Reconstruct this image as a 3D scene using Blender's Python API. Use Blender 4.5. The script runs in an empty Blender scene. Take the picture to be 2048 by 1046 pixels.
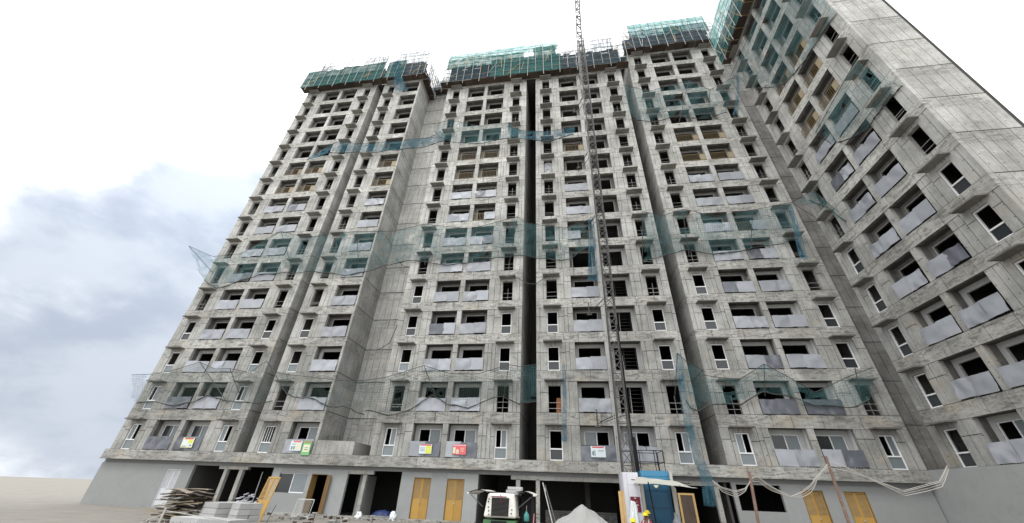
import bpy, bmesh, math, random
from mathutils import Vector, Matrix, noise as mnoise
PI = math.pi
random.seed(11)
sc = bpy.context.scene
COL = sc.collection

# ------------------------------------------------------------------ camera
cam_d = bpy.data.cameras.new('camera')
cam = bpy.data.objects.new('camera', cam_d); COL.objects.link(cam)
PITCH, ROLL, YAW = 0.5662, 0.0391, -0.1593
cp, sp, cy, sy = math.cos(PITCH), math.sin(PITCH), math.cos(YAW), math.sin(YAW)
fwd = Vector((sy*cp, cy*cp, sp)); rt = Vector((cy, -sy, 0)); up = rt.cross(fwd)
r2 = rt*math.cos(ROLL) + up*math.sin(ROLL); u2 = -rt*math.sin(ROLL) + up*math.cos(ROLL)
M = Matrix((r2, u2, -fwd)).transposed().to_4x4(); M.translation = (0, 0, 1.6)
cam.matrix_world = M
cam_d.sensor_width = 36; cam_d.lens = 728.6/2048*36
cam_d.clip_start = .05; cam_d.clip_end = 2000
sc.camera = cam

# ------------------------------------------------------------------ world (overcast) and sun
SUN_EL, SUN_AZ = math.radians(58), math.radians(205)     # azimuth clockwise from +Y
w = bpy.data.worlds.new('World'); sc.world = w; w.use_nodes = True
nt = w.node_tree; nt.nodes.clear()
def N(t, typ, **k):
    n = t.nodes.new(typ)
    for a, b in k.items(): setattr(n, a, b)
    return n
def mathn(t, op, a, b=None, c=None, clamp=False):
    n = t.nodes.new('ShaderNodeMath'); n.operation = op; n.use_clamp = clamp
    for i, v in enumerate((a, b, c)):
        if v is None: continue
        if isinstance(v, (int, float)): n.inputs[i].default_value = v
        else: t.links.new(v, n.inputs[i])
    return n.outputs[0]
def mixc(t, f, a, b, blend='MIX'):
    n = t.nodes.new('ShaderNodeMix'); n.data_type = 'RGBA'; n.blend_type = blend
    for i, v in ((0, f), (6, a), (7, b)):
        if isinstance(v, (int, float)): n.inputs[i].default_value = v
        elif isinstance(v, tuple): n.inputs[i].default_value = (*v, 1) if len(v) == 3 else v
        else: t.links.new(v, n.inputs[i])
    return n.outputs[2]
def ramp(t, v, a, b, ca=0.0, cb=1.0):
    n = t.nodes.new('ShaderNodeMapRange'); t.links.new(v, n.inputs[0])
    n.inputs[1].default_value = a; n.inputs[2].default_value = b
    n.inputs[3].default_value = ca; n.inputs[4].default_value = cb
    n.interpolation_type = 'SMOOTHSTEP'
    return n.outputs[0]
def noise(t, vec, scale, detail=6, rough=.55, dist=0.0):
    n = t.nodes.new('ShaderNodeTexNoise'); n.inputs['Scale'].default_value = scale
    n.inputs['Detail'].default_value = detail; n.inputs['Roughness'].default_value = rough
    n.inputs['Distortion'].default_value = dist
    t.links.new(vec, n.inputs['Vector']); return n.outputs['Fac']
sky = N(nt, 'ShaderNodeTexSky', sky_type='NISHITA', sun_disc=False, sun_elevation=SUN_EL, sun_rotation=SUN_AZ)
sky.air_density = 1.5; sky.dust_density = 4
tc = N(nt, 'ShaderNodeTexCoord')
vec = tc.outputs['Generated']
mp = N(nt, 'ShaderNodeMapping'); mp.inputs['Scale'].default_value = (1, 1, 1.7); nt.links.new(vec, mp.inputs[0])
cl = noise(nt, mp.outputs[0], 3.2, 7, .55, .3)
cover = ramp(nt, cl, .05, .25)                       # overcast nearly everywhere
dot = N(nt, 'ShaderNodeVectorMath', operation='DOT_PRODUCT'); nt.links.new(vec, dot.inputs[0])
dot.inputs[1].default_value = Vector((-.74, .60, .31)).normalized()
patch = ramp(nt, mathn(nt, 'ADD', dot.outputs['Value'], mathn(nt, 'MULTIPLY', mathn(nt, 'SUBTRACT', cl, .5), .13)), .93, .975)
grey = mixc(nt, ramp(nt, noise(nt, mp.outputs[0], 6, 6), .35, .65), (.55, .62, .75), (.73, .80, .90))
cloud = mixc(nt, patch, (1.55, 1.57, 1.59), grey)
skyc = N(nt, 'ShaderNodeVectorMath', operation='SCALE'); nt.links.new(sky.outputs[0], skyc.inputs[0]); skyc.inputs['Scale'].default_value = .09
sepw = N(nt, 'ShaderNodeSeparateXYZ'); nt.links.new(vec, sepw.inputs[0])
grad = ramp(nt, sepw.outputs[2], 0, 1, .80, 1.42)
cs = N(nt, 'ShaderNodeVectorMath', operation='SCALE'); nt.links.new(cloud, cs.inputs[0]); nt.links.new(grad, cs.inputs['Scale'])
final = mixc(nt, cover, skyc.outputs[0], cs.outputs[0])
bg = N(nt, 'ShaderNodeBackground'); nt.links.new(final, bg.inputs[0]); bg.inputs[1].default_value = 1.0
wo = N(nt, 'ShaderNodeOutputWorld'); nt.links.new(bg.outputs[0], wo.inputs[0])
sd = bpy.data.lights.new('sun', 'SUN'); sd.energy = 1.0; sd.angle = math.radians(18); sd.color = (1, .97, .92)
so = bpy.data.objects.new('sun', sd); COL.objects.link(so)
sdir = Vector((math.sin(SUN_AZ)*math.cos(SUN_EL), math.cos(SUN_AZ)*math.cos(SUN_EL), math.sin(SUN_EL)))
so.rotation_euler = sdir.to_track_quat('Z', 'Y').to_euler()
vs = sc.view_settings; vs.view_transform = 'Standard'; vs.look = 'None'; vs.exposure = 0.14; vs.gamma = 1
try: vs.use_curve_mapping = False
except Exception: pass
sc.cycles.transparent_max_bounces = 24
sc.cycles.max_bounces = 6
sc.cycles.diffuse_bounces = 1

# ------------------------------------------------------------------ materials
def new_mat(name):
    m = bpy.data.materials.new(name); m.use_nodes = True
    t = m.node_tree; b = t.nodes['Principled BSDF']
    return m, t, b
def pos_of(t): return N(t, 'ShaderNodeNewGeometry').outputs['Position']
def objrand(t): return N(t, 'ShaderNodeObjectInfo').outputs['Random']
def add_bump(t, b, h, strength=.3, dist=.02):
    n = t.nodes.new('ShaderNodeBump'); n.inputs['Strength'].default_value = strength; n.inputs['Distance'].default_value = dist
    t.links.new(h, n.inputs['Height']); t.links.new(n.outputs[0], b.inputs['Normal'])
def scaled(t, vec, s):
    n = t.nodes.new('ShaderNodeMapping'); n.inputs['Scale'].default_value = s; t.links.new(vec, n.inputs[0]); return n.outputs[0]
def concrete(name, lo, hi, stain=1.0, warm=1.0, holes=True):
    m, t, b = new_mat(name); p = pos_of(t)
    sep = N(t, 'ShaderNodeSeparateXYZ'); t.links.new(p, sep.inputs[0])
    n1 = noise(t, p, .55, 9, .62)
    c = mixc(t, ramp(t, n1, .33, .67), lo, hi)
    st = noise(t, scaled(t, p, (9, 9, .5)), 1.0, 5, .65)
    sf = noise(t, p, 5.0, 8, .7)
    v = mathn(t, 'MULTIPLY', ramp(t, st, .3, .7, .86, 1.08), ramp(t, objrand(t), 0, 1, .90, 1.07))
    v = mathn(t, 'MULTIPLY', v, ramp(t, sf, .3, .7, .90, 1.07))
    storey_shade = ramp(t, mathn(t, 'ADD', sep.outputs[2], mathn(t, 'MULTIPLY', n1, 14)), 6, 44, .70, 1.06)   # painted light falloff: lower storeys darker, upper ones brighter
    v = mathn(t, 'MULTIPLY', v, storey_shade)
    hs = N(t, 'ShaderNodeVectorMath', operation='SCALE'); t.links.new(c, hs.inputs[0]); t.links.new(v, hs.inputs['Scale'])
    c = hs.outputs[0]
    # drip stains (streaks hanging under edges), blotches, efflorescence, rust-warm formwork marks
    d1 = noise(t, scaled(t, p, (1.1, 1.1, .8)), 1.0, 10, .7, .6)
    d2 = noise(t, scaled(t, p, (2.3, 2.3, 5.5)), .7, 6, .6, 1.0)
    dk = mathn(t, 'MULTIPLY', ramp(t, d1, .55, .72), ramp(t, d2, .42, .6, .12, .75*stain))
    c = mixc(t, dk, c, (.105, .103, .095))
    # grime at the construction joint of every storey (3 m lifts), broken up by noise
    zf = mathn(t, 'FRACT', mathn(t, 'DIVIDE', mathn(t, 'SUBTRACT', sep.outputs[2], 2.72), 3.0))
    band = mathn(t, 'MULTIPLY', ramp(t, zf, .0, .05), ramp(t, zf, .2, .33, 1, 0))
    bn = noise(t, scaled(t, p, (1.6, 1.6, 6)), 1.0, 8, .7, .8)
    c = mixc(t, mathn(t, 'MULTIPLY', band, ramp(t, bn, .44, .64, 0, .68*stain)), c, (.12, .118, .11))
    ef = noise(t, scaled(t, p, (.9, .9, 2.2)), 1.0, 8, .65, .5)
    c = mixc(t, ramp(t, ef, .61, .72, 0, .5), c, (.62, .61, .57))
    wz = ramp(t, sep.outputs[2], 3, 24, 1.0, .12)
    wn = noise(t, scaled(t, p, (.5, .5, .9)), 1.0, 5, .6)
    c = mixc(t, mathn(t, 'MULTIPLY', mathn(t, 'MULTIPLY', wz, warm), ramp(t, wn, .53, .68, 0, .38)), c, (.47, .39, .28))
    for off, wdt in ((3.53, .011), (2.72, .009)):         # casting joints of each lift stay dark with grout dirt
        jf = mathn(t, 'ABSOLUTE', mathn(t, 'SUBTRACT', mathn(t, 'FRACT', mathn(t, 'ADD', mathn(t, 'DIVIDE', mathn(t, 'SUBTRACT', sep.outputs[2], off), 3.0), .5)), .5))
        c = mixc(t, mathn(t, 'MULTIPLY', ramp(t, jf, 0, wdt, 1, 0), ramp(t, bn, .3, .6, .35, .8)), c, (.085, .083, .078))
    if holes:
        uu = mathn(t, 'ADD', sep.outputs[0], sep.outputs[1])
        fu = mathn(t, 'SUBTRACT', mathn(t, 'FRACT', mathn(t, 'DIVIDE', uu, .62)), .5)
        fz = mathn(t, 'SUBTRACT', mathn(t, 'FRACT', mathn(t, 'DIVIDE', sep.outputs[2], .75)), .5)
        r = mathn(t, 'ADD', mathn(t, 'POWER', mathn(t, 'MULTIPLY', fu, .62), 2), mathn(t, 'POWER', mathn(t, 'MULTIPLY', fz, .75), 2))
        c = mixc(t, mathn(t, 'MULTIPLY', mathn(t, 'LESS_THAN', r, .0011), .75), c, (.05, .05, .048))
    t.links.new(c, b.inputs['Base Color']); b.inputs['Roughness'].default_value = .9
    b.inputs['Specular IOR Level'].default_value = .25
    add_bump(t, b, noise(t, p, 14, 6, .7), .35, .02)
    return m
def plain(name, col, rough=.6, metal=0, var=.12, scale=3, spec=.4, bump=0.0, dirt=.0, dirtcol=(.1, .09, .08)):
    m, t, b = new_mat(name); p = pos_of(t)
    n1 = noise(t, p, scale, 6, .6)
    lo = tuple(max(0, c*(1-var)) for c in col); hi = tuple(min(1, c*(1+var)) for c in col)
    c = mixc(t, n1, lo, hi)
    hs = N(t, 'ShaderNodeVectorMath', operation='SCALE'); t.links.new(c, hs.inputs[0]); t.links.new(ramp(t, objrand(t), 0, 1, 1-var, 1+var*.6), hs.inputs['Scale'])
    c = hs.outputs[0]
    if dirt: c = mixc(t, ramp(t, noise(t, p, scale*1.7, 8, .7, .5), .5, .68, 0, dirt), c, dirtcol)
    t.links.new(c, b.inputs['Base Color']); b.inputs['Roughness'].default_value = rough; b.inputs['Metallic'].default_value = metal
    b.inputs['Specular IOR Level'].default_value = spec
    if bump: add_bump(t, b, noise(t, p, scale*6, 5, .6), bump, .02)
    return m
def cloth(name, col, fill_lo, fill_hi, cell=.0, line=.1, trans=.5):
    """woven net: strands from UV grid (metres) plus uneven filling; holes are really transparent"""
    m, t, b = new_mat(name); t.nodes.remove(b)
    out = t.nodes['Material Output']; p = pos_of(t)
    c = mixc(t, noise(t, p, 1.3, 5), tuple(v*.75 for v in col), tuple(min(1, v*1.25) for v in col))
    df = N(t, 'ShaderNodeBsdfDiffuse'); tl = N(t, 'ShaderNodeBsdfTranslucent'); t.links.new(c, df.inputs[0]); t.links.new(c, tl.inputs[0])
    ms = N(t, 'ShaderNodeMixShader'); ms.inputs[0].default_value = trans; t.links.new(df.outputs[0], ms.inputs[1]); t.links.new(tl.outputs[0], ms.inputs[2])
    tr = N(t, 'ShaderNodeBsdfTransparent')
    f = ramp(t, noise(t, scaled(t, p, (1, 1, 1.4)), 1.1, 5, .6), .35, .65, fill_lo, fill_hi)
    if cell:
        uv = N(t, 'ShaderNodeUVMap').outputs[0]; s = N(t, 'ShaderNodeSeparateXYZ'); t.links.new(uv, s.inputs[0])
        a = mathn(t, 'LESS_THAN', mathn(t, 'FRACT', mathn(t, 'DIVIDE', s.outputs[0], cell)), line)
        q = mathn(t, 'LESS_THAN', mathn(t, 'FRACT', mathn(t, 'DIVIDE', s.outputs[1], cell)), line)
        f = mathn(t, 'MAXIMUM', f, mathn(t, 'MULTIPLY', mathn(t, 'MAXIMUM', a, q), .8))
    mx = N(t, 'ShaderNodeMixShader'); t.links.new(f, mx.inputs[0]); t.links.new(tr.outputs[0], mx.inputs[1]); t.links.new(ms.outputs[0], mx.inputs[2])
    t.links.new(mx.outputs[0], out.inputs[0]); return m
MT = {}
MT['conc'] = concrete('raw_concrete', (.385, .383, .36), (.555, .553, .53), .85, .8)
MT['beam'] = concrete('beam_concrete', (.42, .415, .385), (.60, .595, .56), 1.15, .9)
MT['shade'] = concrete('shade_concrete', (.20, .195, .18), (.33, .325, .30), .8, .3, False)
MT['plaster'] = plain('smooth_plaster', (.44, .445, .435), .85, var=.10, scale=1.2, spec=.2, dirt=.25, dirtcol=(.3, .3, .28))
MT['white'] = plain('white_putty', (.74, .745, .74), .8, var=.05, scale=2, spec=.2, dirt=.2, dirtcol=(.5, .5, .48))
MT['smooth'] = concrete('brightened_recess_concrete', (.50, .495, .465), (.63, .625, .595), .7, .3)  # colour raised to paint in brighter light on the recessed wall
MT['joint'] = plain('dirty_joint', (.10, .098, .09), .95, var=.3)
MT['niche'] = concrete('shaded_recess_concrete', (.155, .15, .14), (.26, .255, .24), .6, .2, False)  # recess shade painted in: concrete darkened below the facade tone
MT['podium'] = plain('podium_render', (.32, .33, .328), .9, var=.10, scale=1.3, spec=.2, dirt=.32, dirtcol=(.25, .25, .235), bump=.2)
MT['dark'] = plain('painted_interior_shade', (.075, .074, .07), .95, var=.2, scale=1, spec=.1)  # near-black colour stands in for shade in gaps and room interiors
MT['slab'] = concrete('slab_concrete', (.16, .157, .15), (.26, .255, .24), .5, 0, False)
MT['frame'] = plain('white_window_frame', (.82, .83, .84), .35, var=.04, scale=4)
MT['rod'] = plain('pale_rod', (.5, .5, .48), .5, var=.2)
MT['sheet'] = plain('grey_protection_sheet', (.36, .38, .415), .42, var=.17, scale=1.3, spec=.45, dirt=.4, dirtcol=(.24, .255, .28))
MT['sheetd'] = plain('dark_protection_sheet', (.13, .14, .165), .3, var=.2, scale=1.1, spec=.6, dirt=.3, dirtcol=(.3, .32, .36))
MT['rail'] = plain('bronze_railing', (.23, .17, .09), .45, var=.15, scale=4)
MT['raild'] = plain('dark_railing', (.06, .055, .05), .5, var=.2)
MT['ply'] = plain('plywood', (.30, .25, .165), .7, var=.2, scale=2, dirt=.3, dirtcol=(.3, .22, .12))
MT['plank'] = plain('old_plank', (.085, .062, .048), .85, var=.4, scale=1.6, dirt=.5, dirtcol=(.05, .04, .035))
MT['timber'] = plain('new_timber', (.55, .36, .15), .7, var=.18, scale=5, dirt=.3, dirtcol=(.35, .22, .09))
MT['oldwood'] = plain('weathered_wood', (.30, .25, .20), .85, var=.4, scale=3, dirt=.6, dirtcol=(.10, .075, .06))
MT['pole'] = plain('pale_scaffold_pole', (.40, .39, .36), .55, var=.25, scale=2)
MT['poled'] = plain('dark_pipe', (.10, .10, .105), .5, var=.25, scale=2)
MT['teal'] = cloth('teal_scaffold_cloth', (.065, .165, .16), .9, .995, 0, .1, .25)
MT['teal_light'] = cloth('light_teal_cloth', (.22, .50, .49), .72, .95, 0, .1, .6)
MT['screen'] = cloth('dark_blue_screen', (.07, .115, .14), .25, .6, .22, .15, .3)
MT['net'] = cloth('green_grey_net', (.15, .22, .205), .0, .14, .14, .11, .4)
MT['netteal'] = cloth('teal_net', (.15, .31, .33), .03, .32, .14, .10, .5)
MT['netblue'] = cloth('blue_net', (.11, .26, .34), .10, .68, .10, .16, .5)
MT['rope'] = plain('dark_rope', (.06, .065, .06), .9)
MT['steel'] = plain('mast_steel', (.085, .082, .078), .5, var=.3, scale=2.5, dirt=.5, dirtcol=(.06, .055, .05))
MT['galv'] = plain('galvanised_rail', (.42, .42, .41), .4, var=.15, scale=2)
MT['black'] = plain('black_metal', (.016, .016, .019), .8, var=.3, spec=.15)
MT['blue'] = plain('blue_painted_steel', (.012, .082, .16), .4, var=.18, scale=1.2, dirt=.25, dirtcol=(.02, .05, .08))
MT['bluelt'] = plain('light_blue_steel', (.06, .24, .40), .5, var=.12)
MT['wpanel'] = plain('white_hoarding_panel', (.66, .66, .71), .4, var=.06, scale=1)
MT['maroon'] = plain('maroon_board', (.15, .012, .028), .4, var=.12)
MT['paint_w'] = plain('white_machine_paint', (.74, .73, .68), .4, var=.08, scale=3, dirt=.35, dirtcol=(.35, .22, .12))
MT['green'] = plain('green_machine_paint', (.07, .17, .075), .45, var=.15, scale=3, dirt=.3)
MT['aac'] = plain('grey_block', (.42, .425, .42), .95, var=.13, scale=2.4, bump=.3)
MT['door'] = plain('ochre_door', (.46, .27, .065), .5, var=.13, scale=3, dirt=.3, dirtcol=(.30, .20, .08))
MT['doorl'] = plain('louvre_door', (.42, .28, .12), .55, var=.13, scale=3)
MT['doorw'] = plain('white_door', (.62, .64, .66), .5, var=.05)
MT['doori'] = plain('brown_door_edge', (.20, .12, .04), .5, var=.2)
MT['glassg'] = plain('dusty_grey_pane', (.19, .22, .235), .25, var=.1, scale=1.5, spec=.6)
MT['glassd'] = plain('dark_pane', (.035, .04, .045), .12, var=.2, spec=.6)
MT['ground'] = plain('dusty_ground', (.23, .215, .19), .95, var=.25, scale=.7, bump=.5, dirt=.5, dirtcol=(.18, .165, .14))
MT['sand'] = plain('pale_grey_aggregate', (.36, .36, .345), .95, var=.12, scale=2, bump=.5, dirt=.4, dirtcol=(.36, .355, .34))
MT['tarp'] = plain('cream_tarpaulin', (.78, .77, .70), .6, var=.06, scale=2, dirt=.25, dirtcol=(.5, .47, .4))
MT['plastic'] = plain('white_plastic_sheet', (.72, .76, .78), .35, var=.08)
MT['foil'] = plain('grey_plastic_wrap', (.38, .39, .42), .25, var=.3, spec=.7)
MT['yellow'] = plain('yellow_helmet', (.85, .66, .02), .35, var=.03)
MT['skin'] = plain('skin', (.22, .11, .065), .6)
MT['navy'] = plain('dark_clothes', (.03, .035, .05), .8)
MT['vest'] = plain('maroon_shirt', (.28, .045, .08), .8)
MT['hivis'] = plain('pale_strap', (.7, .68, .7), .6)
MT['bamboo'] = plain('red_brown_pole', (.14, .09, .07), .7, var=.3, scale=5, dirt=.4, dirtcol=(.35, .28, .22))
MT['cable'] = plain('pale_cable', (.36, .34, .31), .7, var=.2)
MT['drum'] = plain('teal_bottle', (.05, .22, .20), .5)
MT['pink'] = plain('pink_strap', (.55, .22, .24), .7)
MT['sgw'] = plain('sign_white', (.70, .78, .80), .4, var=.02)
MT['sgc'] = plain('sign_cream', (.74, .74, .52), .4, var=.02)
MT['sgy'] = plain('sign_yellow', (.68, .72, .05), .4, var=.02)
MT['sgr'] = plain('sign_red', (.60, .07, .09), .4, var=.02)
MT['sgg'] = plain('sign_green', (.22, .50, .22), .4, var=.02)
MT['sgp'] = plain('sign_pink_red', (.72, .16, .18), .4, var=.02)
MT['sgb'] = plain('sign_grey_print', (.16, .22, .27), .4, var=.02)
MT['glow'] = MT['frame']

# ------------------------------------------------------------------ geometry helpers
class MB:
    def __init__(s): s.v = []; s.f = []; s.m = []; s.uv = {}
    def box(s, x0, x1, y0, y1, z0, z1, mi=0, skip=''):
        b = len(s.v)
        s.v += [(x0,y0,z0),(x1,y0,z0),(x1,y1,z0),(x0,y1,z0),(x0,y0,z1),(x1,y0,z1),(x1,y1,z1),(x0,y1,z1)]
        for k, q in (('b',(0,3,2,1)),('t',(4,5,6,7)),('f',(0,1,5,4)),('r',(1,2,6,5)),('k',(2,3,7,6)),('l',(3,0,4,7))):
            if k in skip: continue
            s.f.append(tuple(b+i for i in q)); s.m.append(mi)
        return s
    def quad(s, a, b, c, d, mi=0):
        n = len(s.v); s.v += [tuple(a), tuple(b), tuple(c), tuple(d)]; s.f.append((n, n+1, n+2, n+3)); s.m.append(mi); return s
    def hexa(s, pts, mi=0):           # 8 free corners, same order as box
        b = len(s.v); s.v += [tuple(p) for p in pts]
        for q in ((0,3,2,1),(4,5,6,7),(0,1,5,4),(1,2,6,5),(2,3,7,6),(3,0,4,7)):
            s.f.append(tuple(b+i for i in q)); s.m.append(mi)
        return s
    def tube(s, pts, r, n=6, mi=0, cap=True):
        pts = [Vector(p) for p in pts]; rings = []
        for i, p in enumerate(pts):
            d = (pts[min(i+1, len(pts)-1)] - pts[max(i-1, 0)])
            if d.length < 1e-9: d = Vector((0,0,1))
            d.normalize(); a = d.orthogonal().normalized() if not rings else None
            if rings: a = (prev - d*prev.dot(d)).normalized()
            prev = a; bb = d.cross(a); rr = r[i] if isinstance(r, (list, tuple)) else r
            base = len(s.v)
            for k in range(n):
                t = 2*PI*k/n; s.v.append(tuple(p + a*math.cos(t)*rr + bb*math.sin(t)*rr))
            rings.append(base)
        for i in range(len(rings)-1):
            for k in range(n):
                s.f.append((rings[i]+k, rings[i]+(k+1)%n, rings[i+1]+(k+1)%n, rings[i+1]+k)); s.m.append(mi)
        if cap:
            s.f.append(tuple(rings[0]+k for k in range(n))[::-1]); s.m.append(mi)
            s.f.append(tuple(rings[-1]+k for k in range(n))); s.m.append(mi)
        return s
    def grid(s, fn, nu, nv, mi=0, uvfn=None):
        b = len(s.v)
        for j in range(nv+1):
            for i in range(nu+1):
                if uvfn: s.uv[len(s.v)] = uvfn(i/nu, j/nv)
                s.v.append(tuple(fn(i/nu, j/nv)))
        for j in range(nv):
            for i in range(nu):
                a = b + j*(nu+1) + i; s.f.append((a, a+1, a+nu+2, a+nu+1)); s.m.append(mi)
        return s
    def mesh(s, name, mats, smooth=False):
        me = bpy.data.meshes.new(name); me.from_pydata(s.v, [], s.f)
        for m in (mats if isinstance(mats, (list, tuple)) else [mats]): me.materials.append(MT[m] if isinstance(m, str) else m)
        if any(s.m):
            for p, i in zip(me.polygons, s.m): p.material_index = i
        if smooth:
            for p in me.polygons: p.use_smooth = True
        if s.uv:
            l = me.uv_layers.new(name='UVMap')
            for lp in me.loops: l.data[lp.index].uv = s.uv.get(lp.vertex_index, (0, 0))
        me.update(); return me
def put(name, me, parent=None, loc=(0,0,0), rot=None, **props):
    o = bpy.data.objects.new(name, me); COL.objects.link(o); o.location = loc
    if rot: o.rotation_euler = rot
    if parent: o.parent = parent
    for k, v in props.items(): o[k] = v
    return o
def thing(name, label, cat, loc=(0,0,0), rotz=0, group=None):
    o = bpy.data.objects.new(name, None); COL.objects.link(o); o.location = loc; o.rotation_euler = (0,0,rotz)
    o.empty_display_size = .2
    o['label'] = label; o['category'] = cat
    if group: o['group'] = group
    return o
def rr(a, b): return random.uniform(a, b)

# ------------------------------------------------------------------ ground
g = MB(); g.grid(lambda u, v: (-400+800*u, -400+800*v, -.15), 4, 4)
put('ground', g.mesh('ground', 'ground'), kind='structure')

YD = 27.75; Z1 = 3.57; GZ = -.15
PC = {}
def cached(key, fn):
    if key not in PC: PC[key] = fn()
    return PC[key]

# ------------------------------------------------------------------ tower pieces (local: x along facade, y inward, z from storey floor)
def pier_mesh(wd, z0, z1, var):
    def f():
        random.seed(int(wd*1000)+var*77+int(z1*10)); m = MB()
        m.box(0, wd, .034, .25, z0, z1)
        m.box(.004, wd-.004, .029, .0339, z0+.002, z1-.002, 1)
        us = [0.0]
        while us[-1] < wd - .001:
            st = random.choice([.3, .42, .5, .6])
            us.append(wd if us[-1]+st > wd-.2 else us[-1]+st)
        for a, b in zip(us, us[1:]):
            cuts = [z0, z1]
            if (z1-z0) > 1.5 and b-a > .25 and random.random() < .6: cuts = [z0, z0+random.choice([1.42, 1.48, 1.62, 1.38]), z1]
            for c, d in zip(cuts, cuts[1:]):
                p = random.choice([0, 0, -.004, .006])
                ga = .016 if a > .001 else 0; gb = .016 if b < wd-.001 else 0
                gc = .02 if c > z0+.001 else .01; gd = .02 if d < z1-.001 else .006
                m.box(a+ga, b-gb, p, .03, c+gc, d-gd, skip='k')
        return m.mesh('pier', ['conc', 'joint'])
    return cached(('pier', round(wd, 3), round(z0, 2), round(z1, 2), var), f)
def beam_mesh(wd, h, var):
    def f():
        random.seed(int(wd*100)+var*13+5); m = MB()
        m.box(0, wd, .034, .25, 0, h)
        m.box(.004, wd-.004, .029, .0339, .012, h-.012, 1)
        u = 0.0
        while u < wd-.001:
            st = random.choice([1.2, 1.5, 1.8, 2.2]); e = wd if u+st > wd-.7 else u+st
            p = rr(-.022, -.004); n = max(2, int((e-u)/.25))
            ga = .016 if u > .01 else 0; gb = .016 if e < wd-.01 else 0
            bot = [rr(-.014, .004) for _ in range(n+1)]; top = [rr(-.006, .006) for _ in range(n+1)]
            for i in range(n):
                a = u+ga+(e-u-ga-gb)*i/n; b = u+ga+(e-u-ga-gb)*(i+1)/n
                m.hexa([(a,p,.004+bot[i]),(b,p,.004+bot[i+1]),(b,.03,.004+bot[i+1]),(a,.03,.004+bot[i]),
                        (a,p,h-.012+top[i]),(b,p,h-.012+top[i+1]),(b,.03,h-.012+top[i+1]),(a,.03,h-.012+top[i])])
            u = e
        return m.mesh('spandrel_beam', ['beam', 'joint'])
    return cached(('beam', round(wd, 3), round(h, 2), var), f)
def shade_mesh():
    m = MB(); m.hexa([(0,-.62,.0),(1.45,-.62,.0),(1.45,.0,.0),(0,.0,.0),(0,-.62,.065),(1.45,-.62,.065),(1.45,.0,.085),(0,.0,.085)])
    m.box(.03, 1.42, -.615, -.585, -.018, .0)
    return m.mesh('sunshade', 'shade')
def debris_mesh():
    m = MB(); random.seed(5)
    for i in range(6):
        x = rr(.2, 1.2); y = rr(-.4, -.1); m.hexa([(x+rr(-.1,.1), y+rr(-.05,.05), .08) for _ in range(0)] or
            [(x,y,.075),(x+.13,y+.01,.075),(x+.12,y+.1,.075),(x,y+.09,.075),(x+.02,y+.01,.12+rr(0,.04)),(x+.1,y+.02,.13),(x+.1,y+.07,.12),(x+.01,y+.08,.14)])
    return m.mesh('rubble_bits', 'beam')
def window_mesh(wd, h, kind):
    def f():
        m = MB(); t = .06; zt = .66
        m.box(0, t, 0, .08, 0, h); m.box(wd-t, wd, 0, .08, 0, h)
        m.box(t, wd-t, 0, .08, 0, t); m.box(t, wd-t, 0, .08, h-t, h); m.box(t, wd-t, 0, .08, zt, zt+.075)
        if kind == 'slide':
            m.box(wd*.5-.03, wd*.5+.03, .015, .07, zt+.075, h-t)
            m.box(t, t+.03, .02, .06, zt+.075, h-t); m.box(wd-t-.03, wd-t, .02, .06, zt+.075, h-t)
        if kind == 'bars':
            for k in range(1, 4): m.box(t+(wd-2*t)*k/4-.018, t+(wd-2*t)*k/4+.018, .01, .05, zt+.075, h-t)
        return m.mesh('window', 'frame')
    return cached(('win', round(wd, 3), kind), f)
def pane_mesh(wd, h, mat):
    return cached(('pane', round(wd, 3), round(h, 3), mat), lambda: MB().box(0, wd, 0, .012, 0, h).mesh('pane', mat))
def bars_mesh(wd, var):
    def f():
        random.seed(var+3); m = MB()
        z = [.35, .52] if var % 2 else [.7, .3]
        for q in z[:1+var % 3 % 2+1]: m.tube([(0, .1, q+rr(-.03,.03)), (wd, .1, q+rr(-.03,.03))], .014, 5)
        if var == 2: m.tube([(wd*.5, .12, .0), (wd*.5+.03, .12, 1.2)], .012, 5)
        return m.mesh('grille_bar', 'rod')
    return cached(('bars', round(wd, 3), var), f)
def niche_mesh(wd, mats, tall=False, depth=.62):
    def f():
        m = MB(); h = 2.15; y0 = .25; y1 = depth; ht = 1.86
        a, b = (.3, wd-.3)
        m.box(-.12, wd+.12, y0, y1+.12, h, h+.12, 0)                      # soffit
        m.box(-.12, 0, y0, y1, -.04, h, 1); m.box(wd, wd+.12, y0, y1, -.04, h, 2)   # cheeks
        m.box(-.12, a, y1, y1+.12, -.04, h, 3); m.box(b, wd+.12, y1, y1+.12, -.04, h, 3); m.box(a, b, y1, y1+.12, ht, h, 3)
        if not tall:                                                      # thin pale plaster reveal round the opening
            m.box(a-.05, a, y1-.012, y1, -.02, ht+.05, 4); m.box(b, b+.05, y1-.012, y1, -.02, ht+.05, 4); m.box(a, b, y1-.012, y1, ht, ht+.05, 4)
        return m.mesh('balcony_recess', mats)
    return cached(('niche', round(wd, 3), tuple(mats), tall), f)
def slider_mesh(wd):
    def f():
        m = MB(); a, b = .3, wd-.3; t = .05; ht = 1.86; y = .66
        m.box(a, a+t, y, y+.07, 0, ht); m.box(b-t, b, y, y+.07, 0, ht); m.box(a+t, b-t, y, y+.07, ht-t, ht); m.box(a+t, b-t, y, y+.07, 0, t)
        m.box((a+b)/2-.03, (a+b)/2+.03, y-.015, y+.06, t, ht-t)
        return m.mesh('sliding_window', 'frame')
    return cached(('slider', round(wd, 3)), f)
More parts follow.
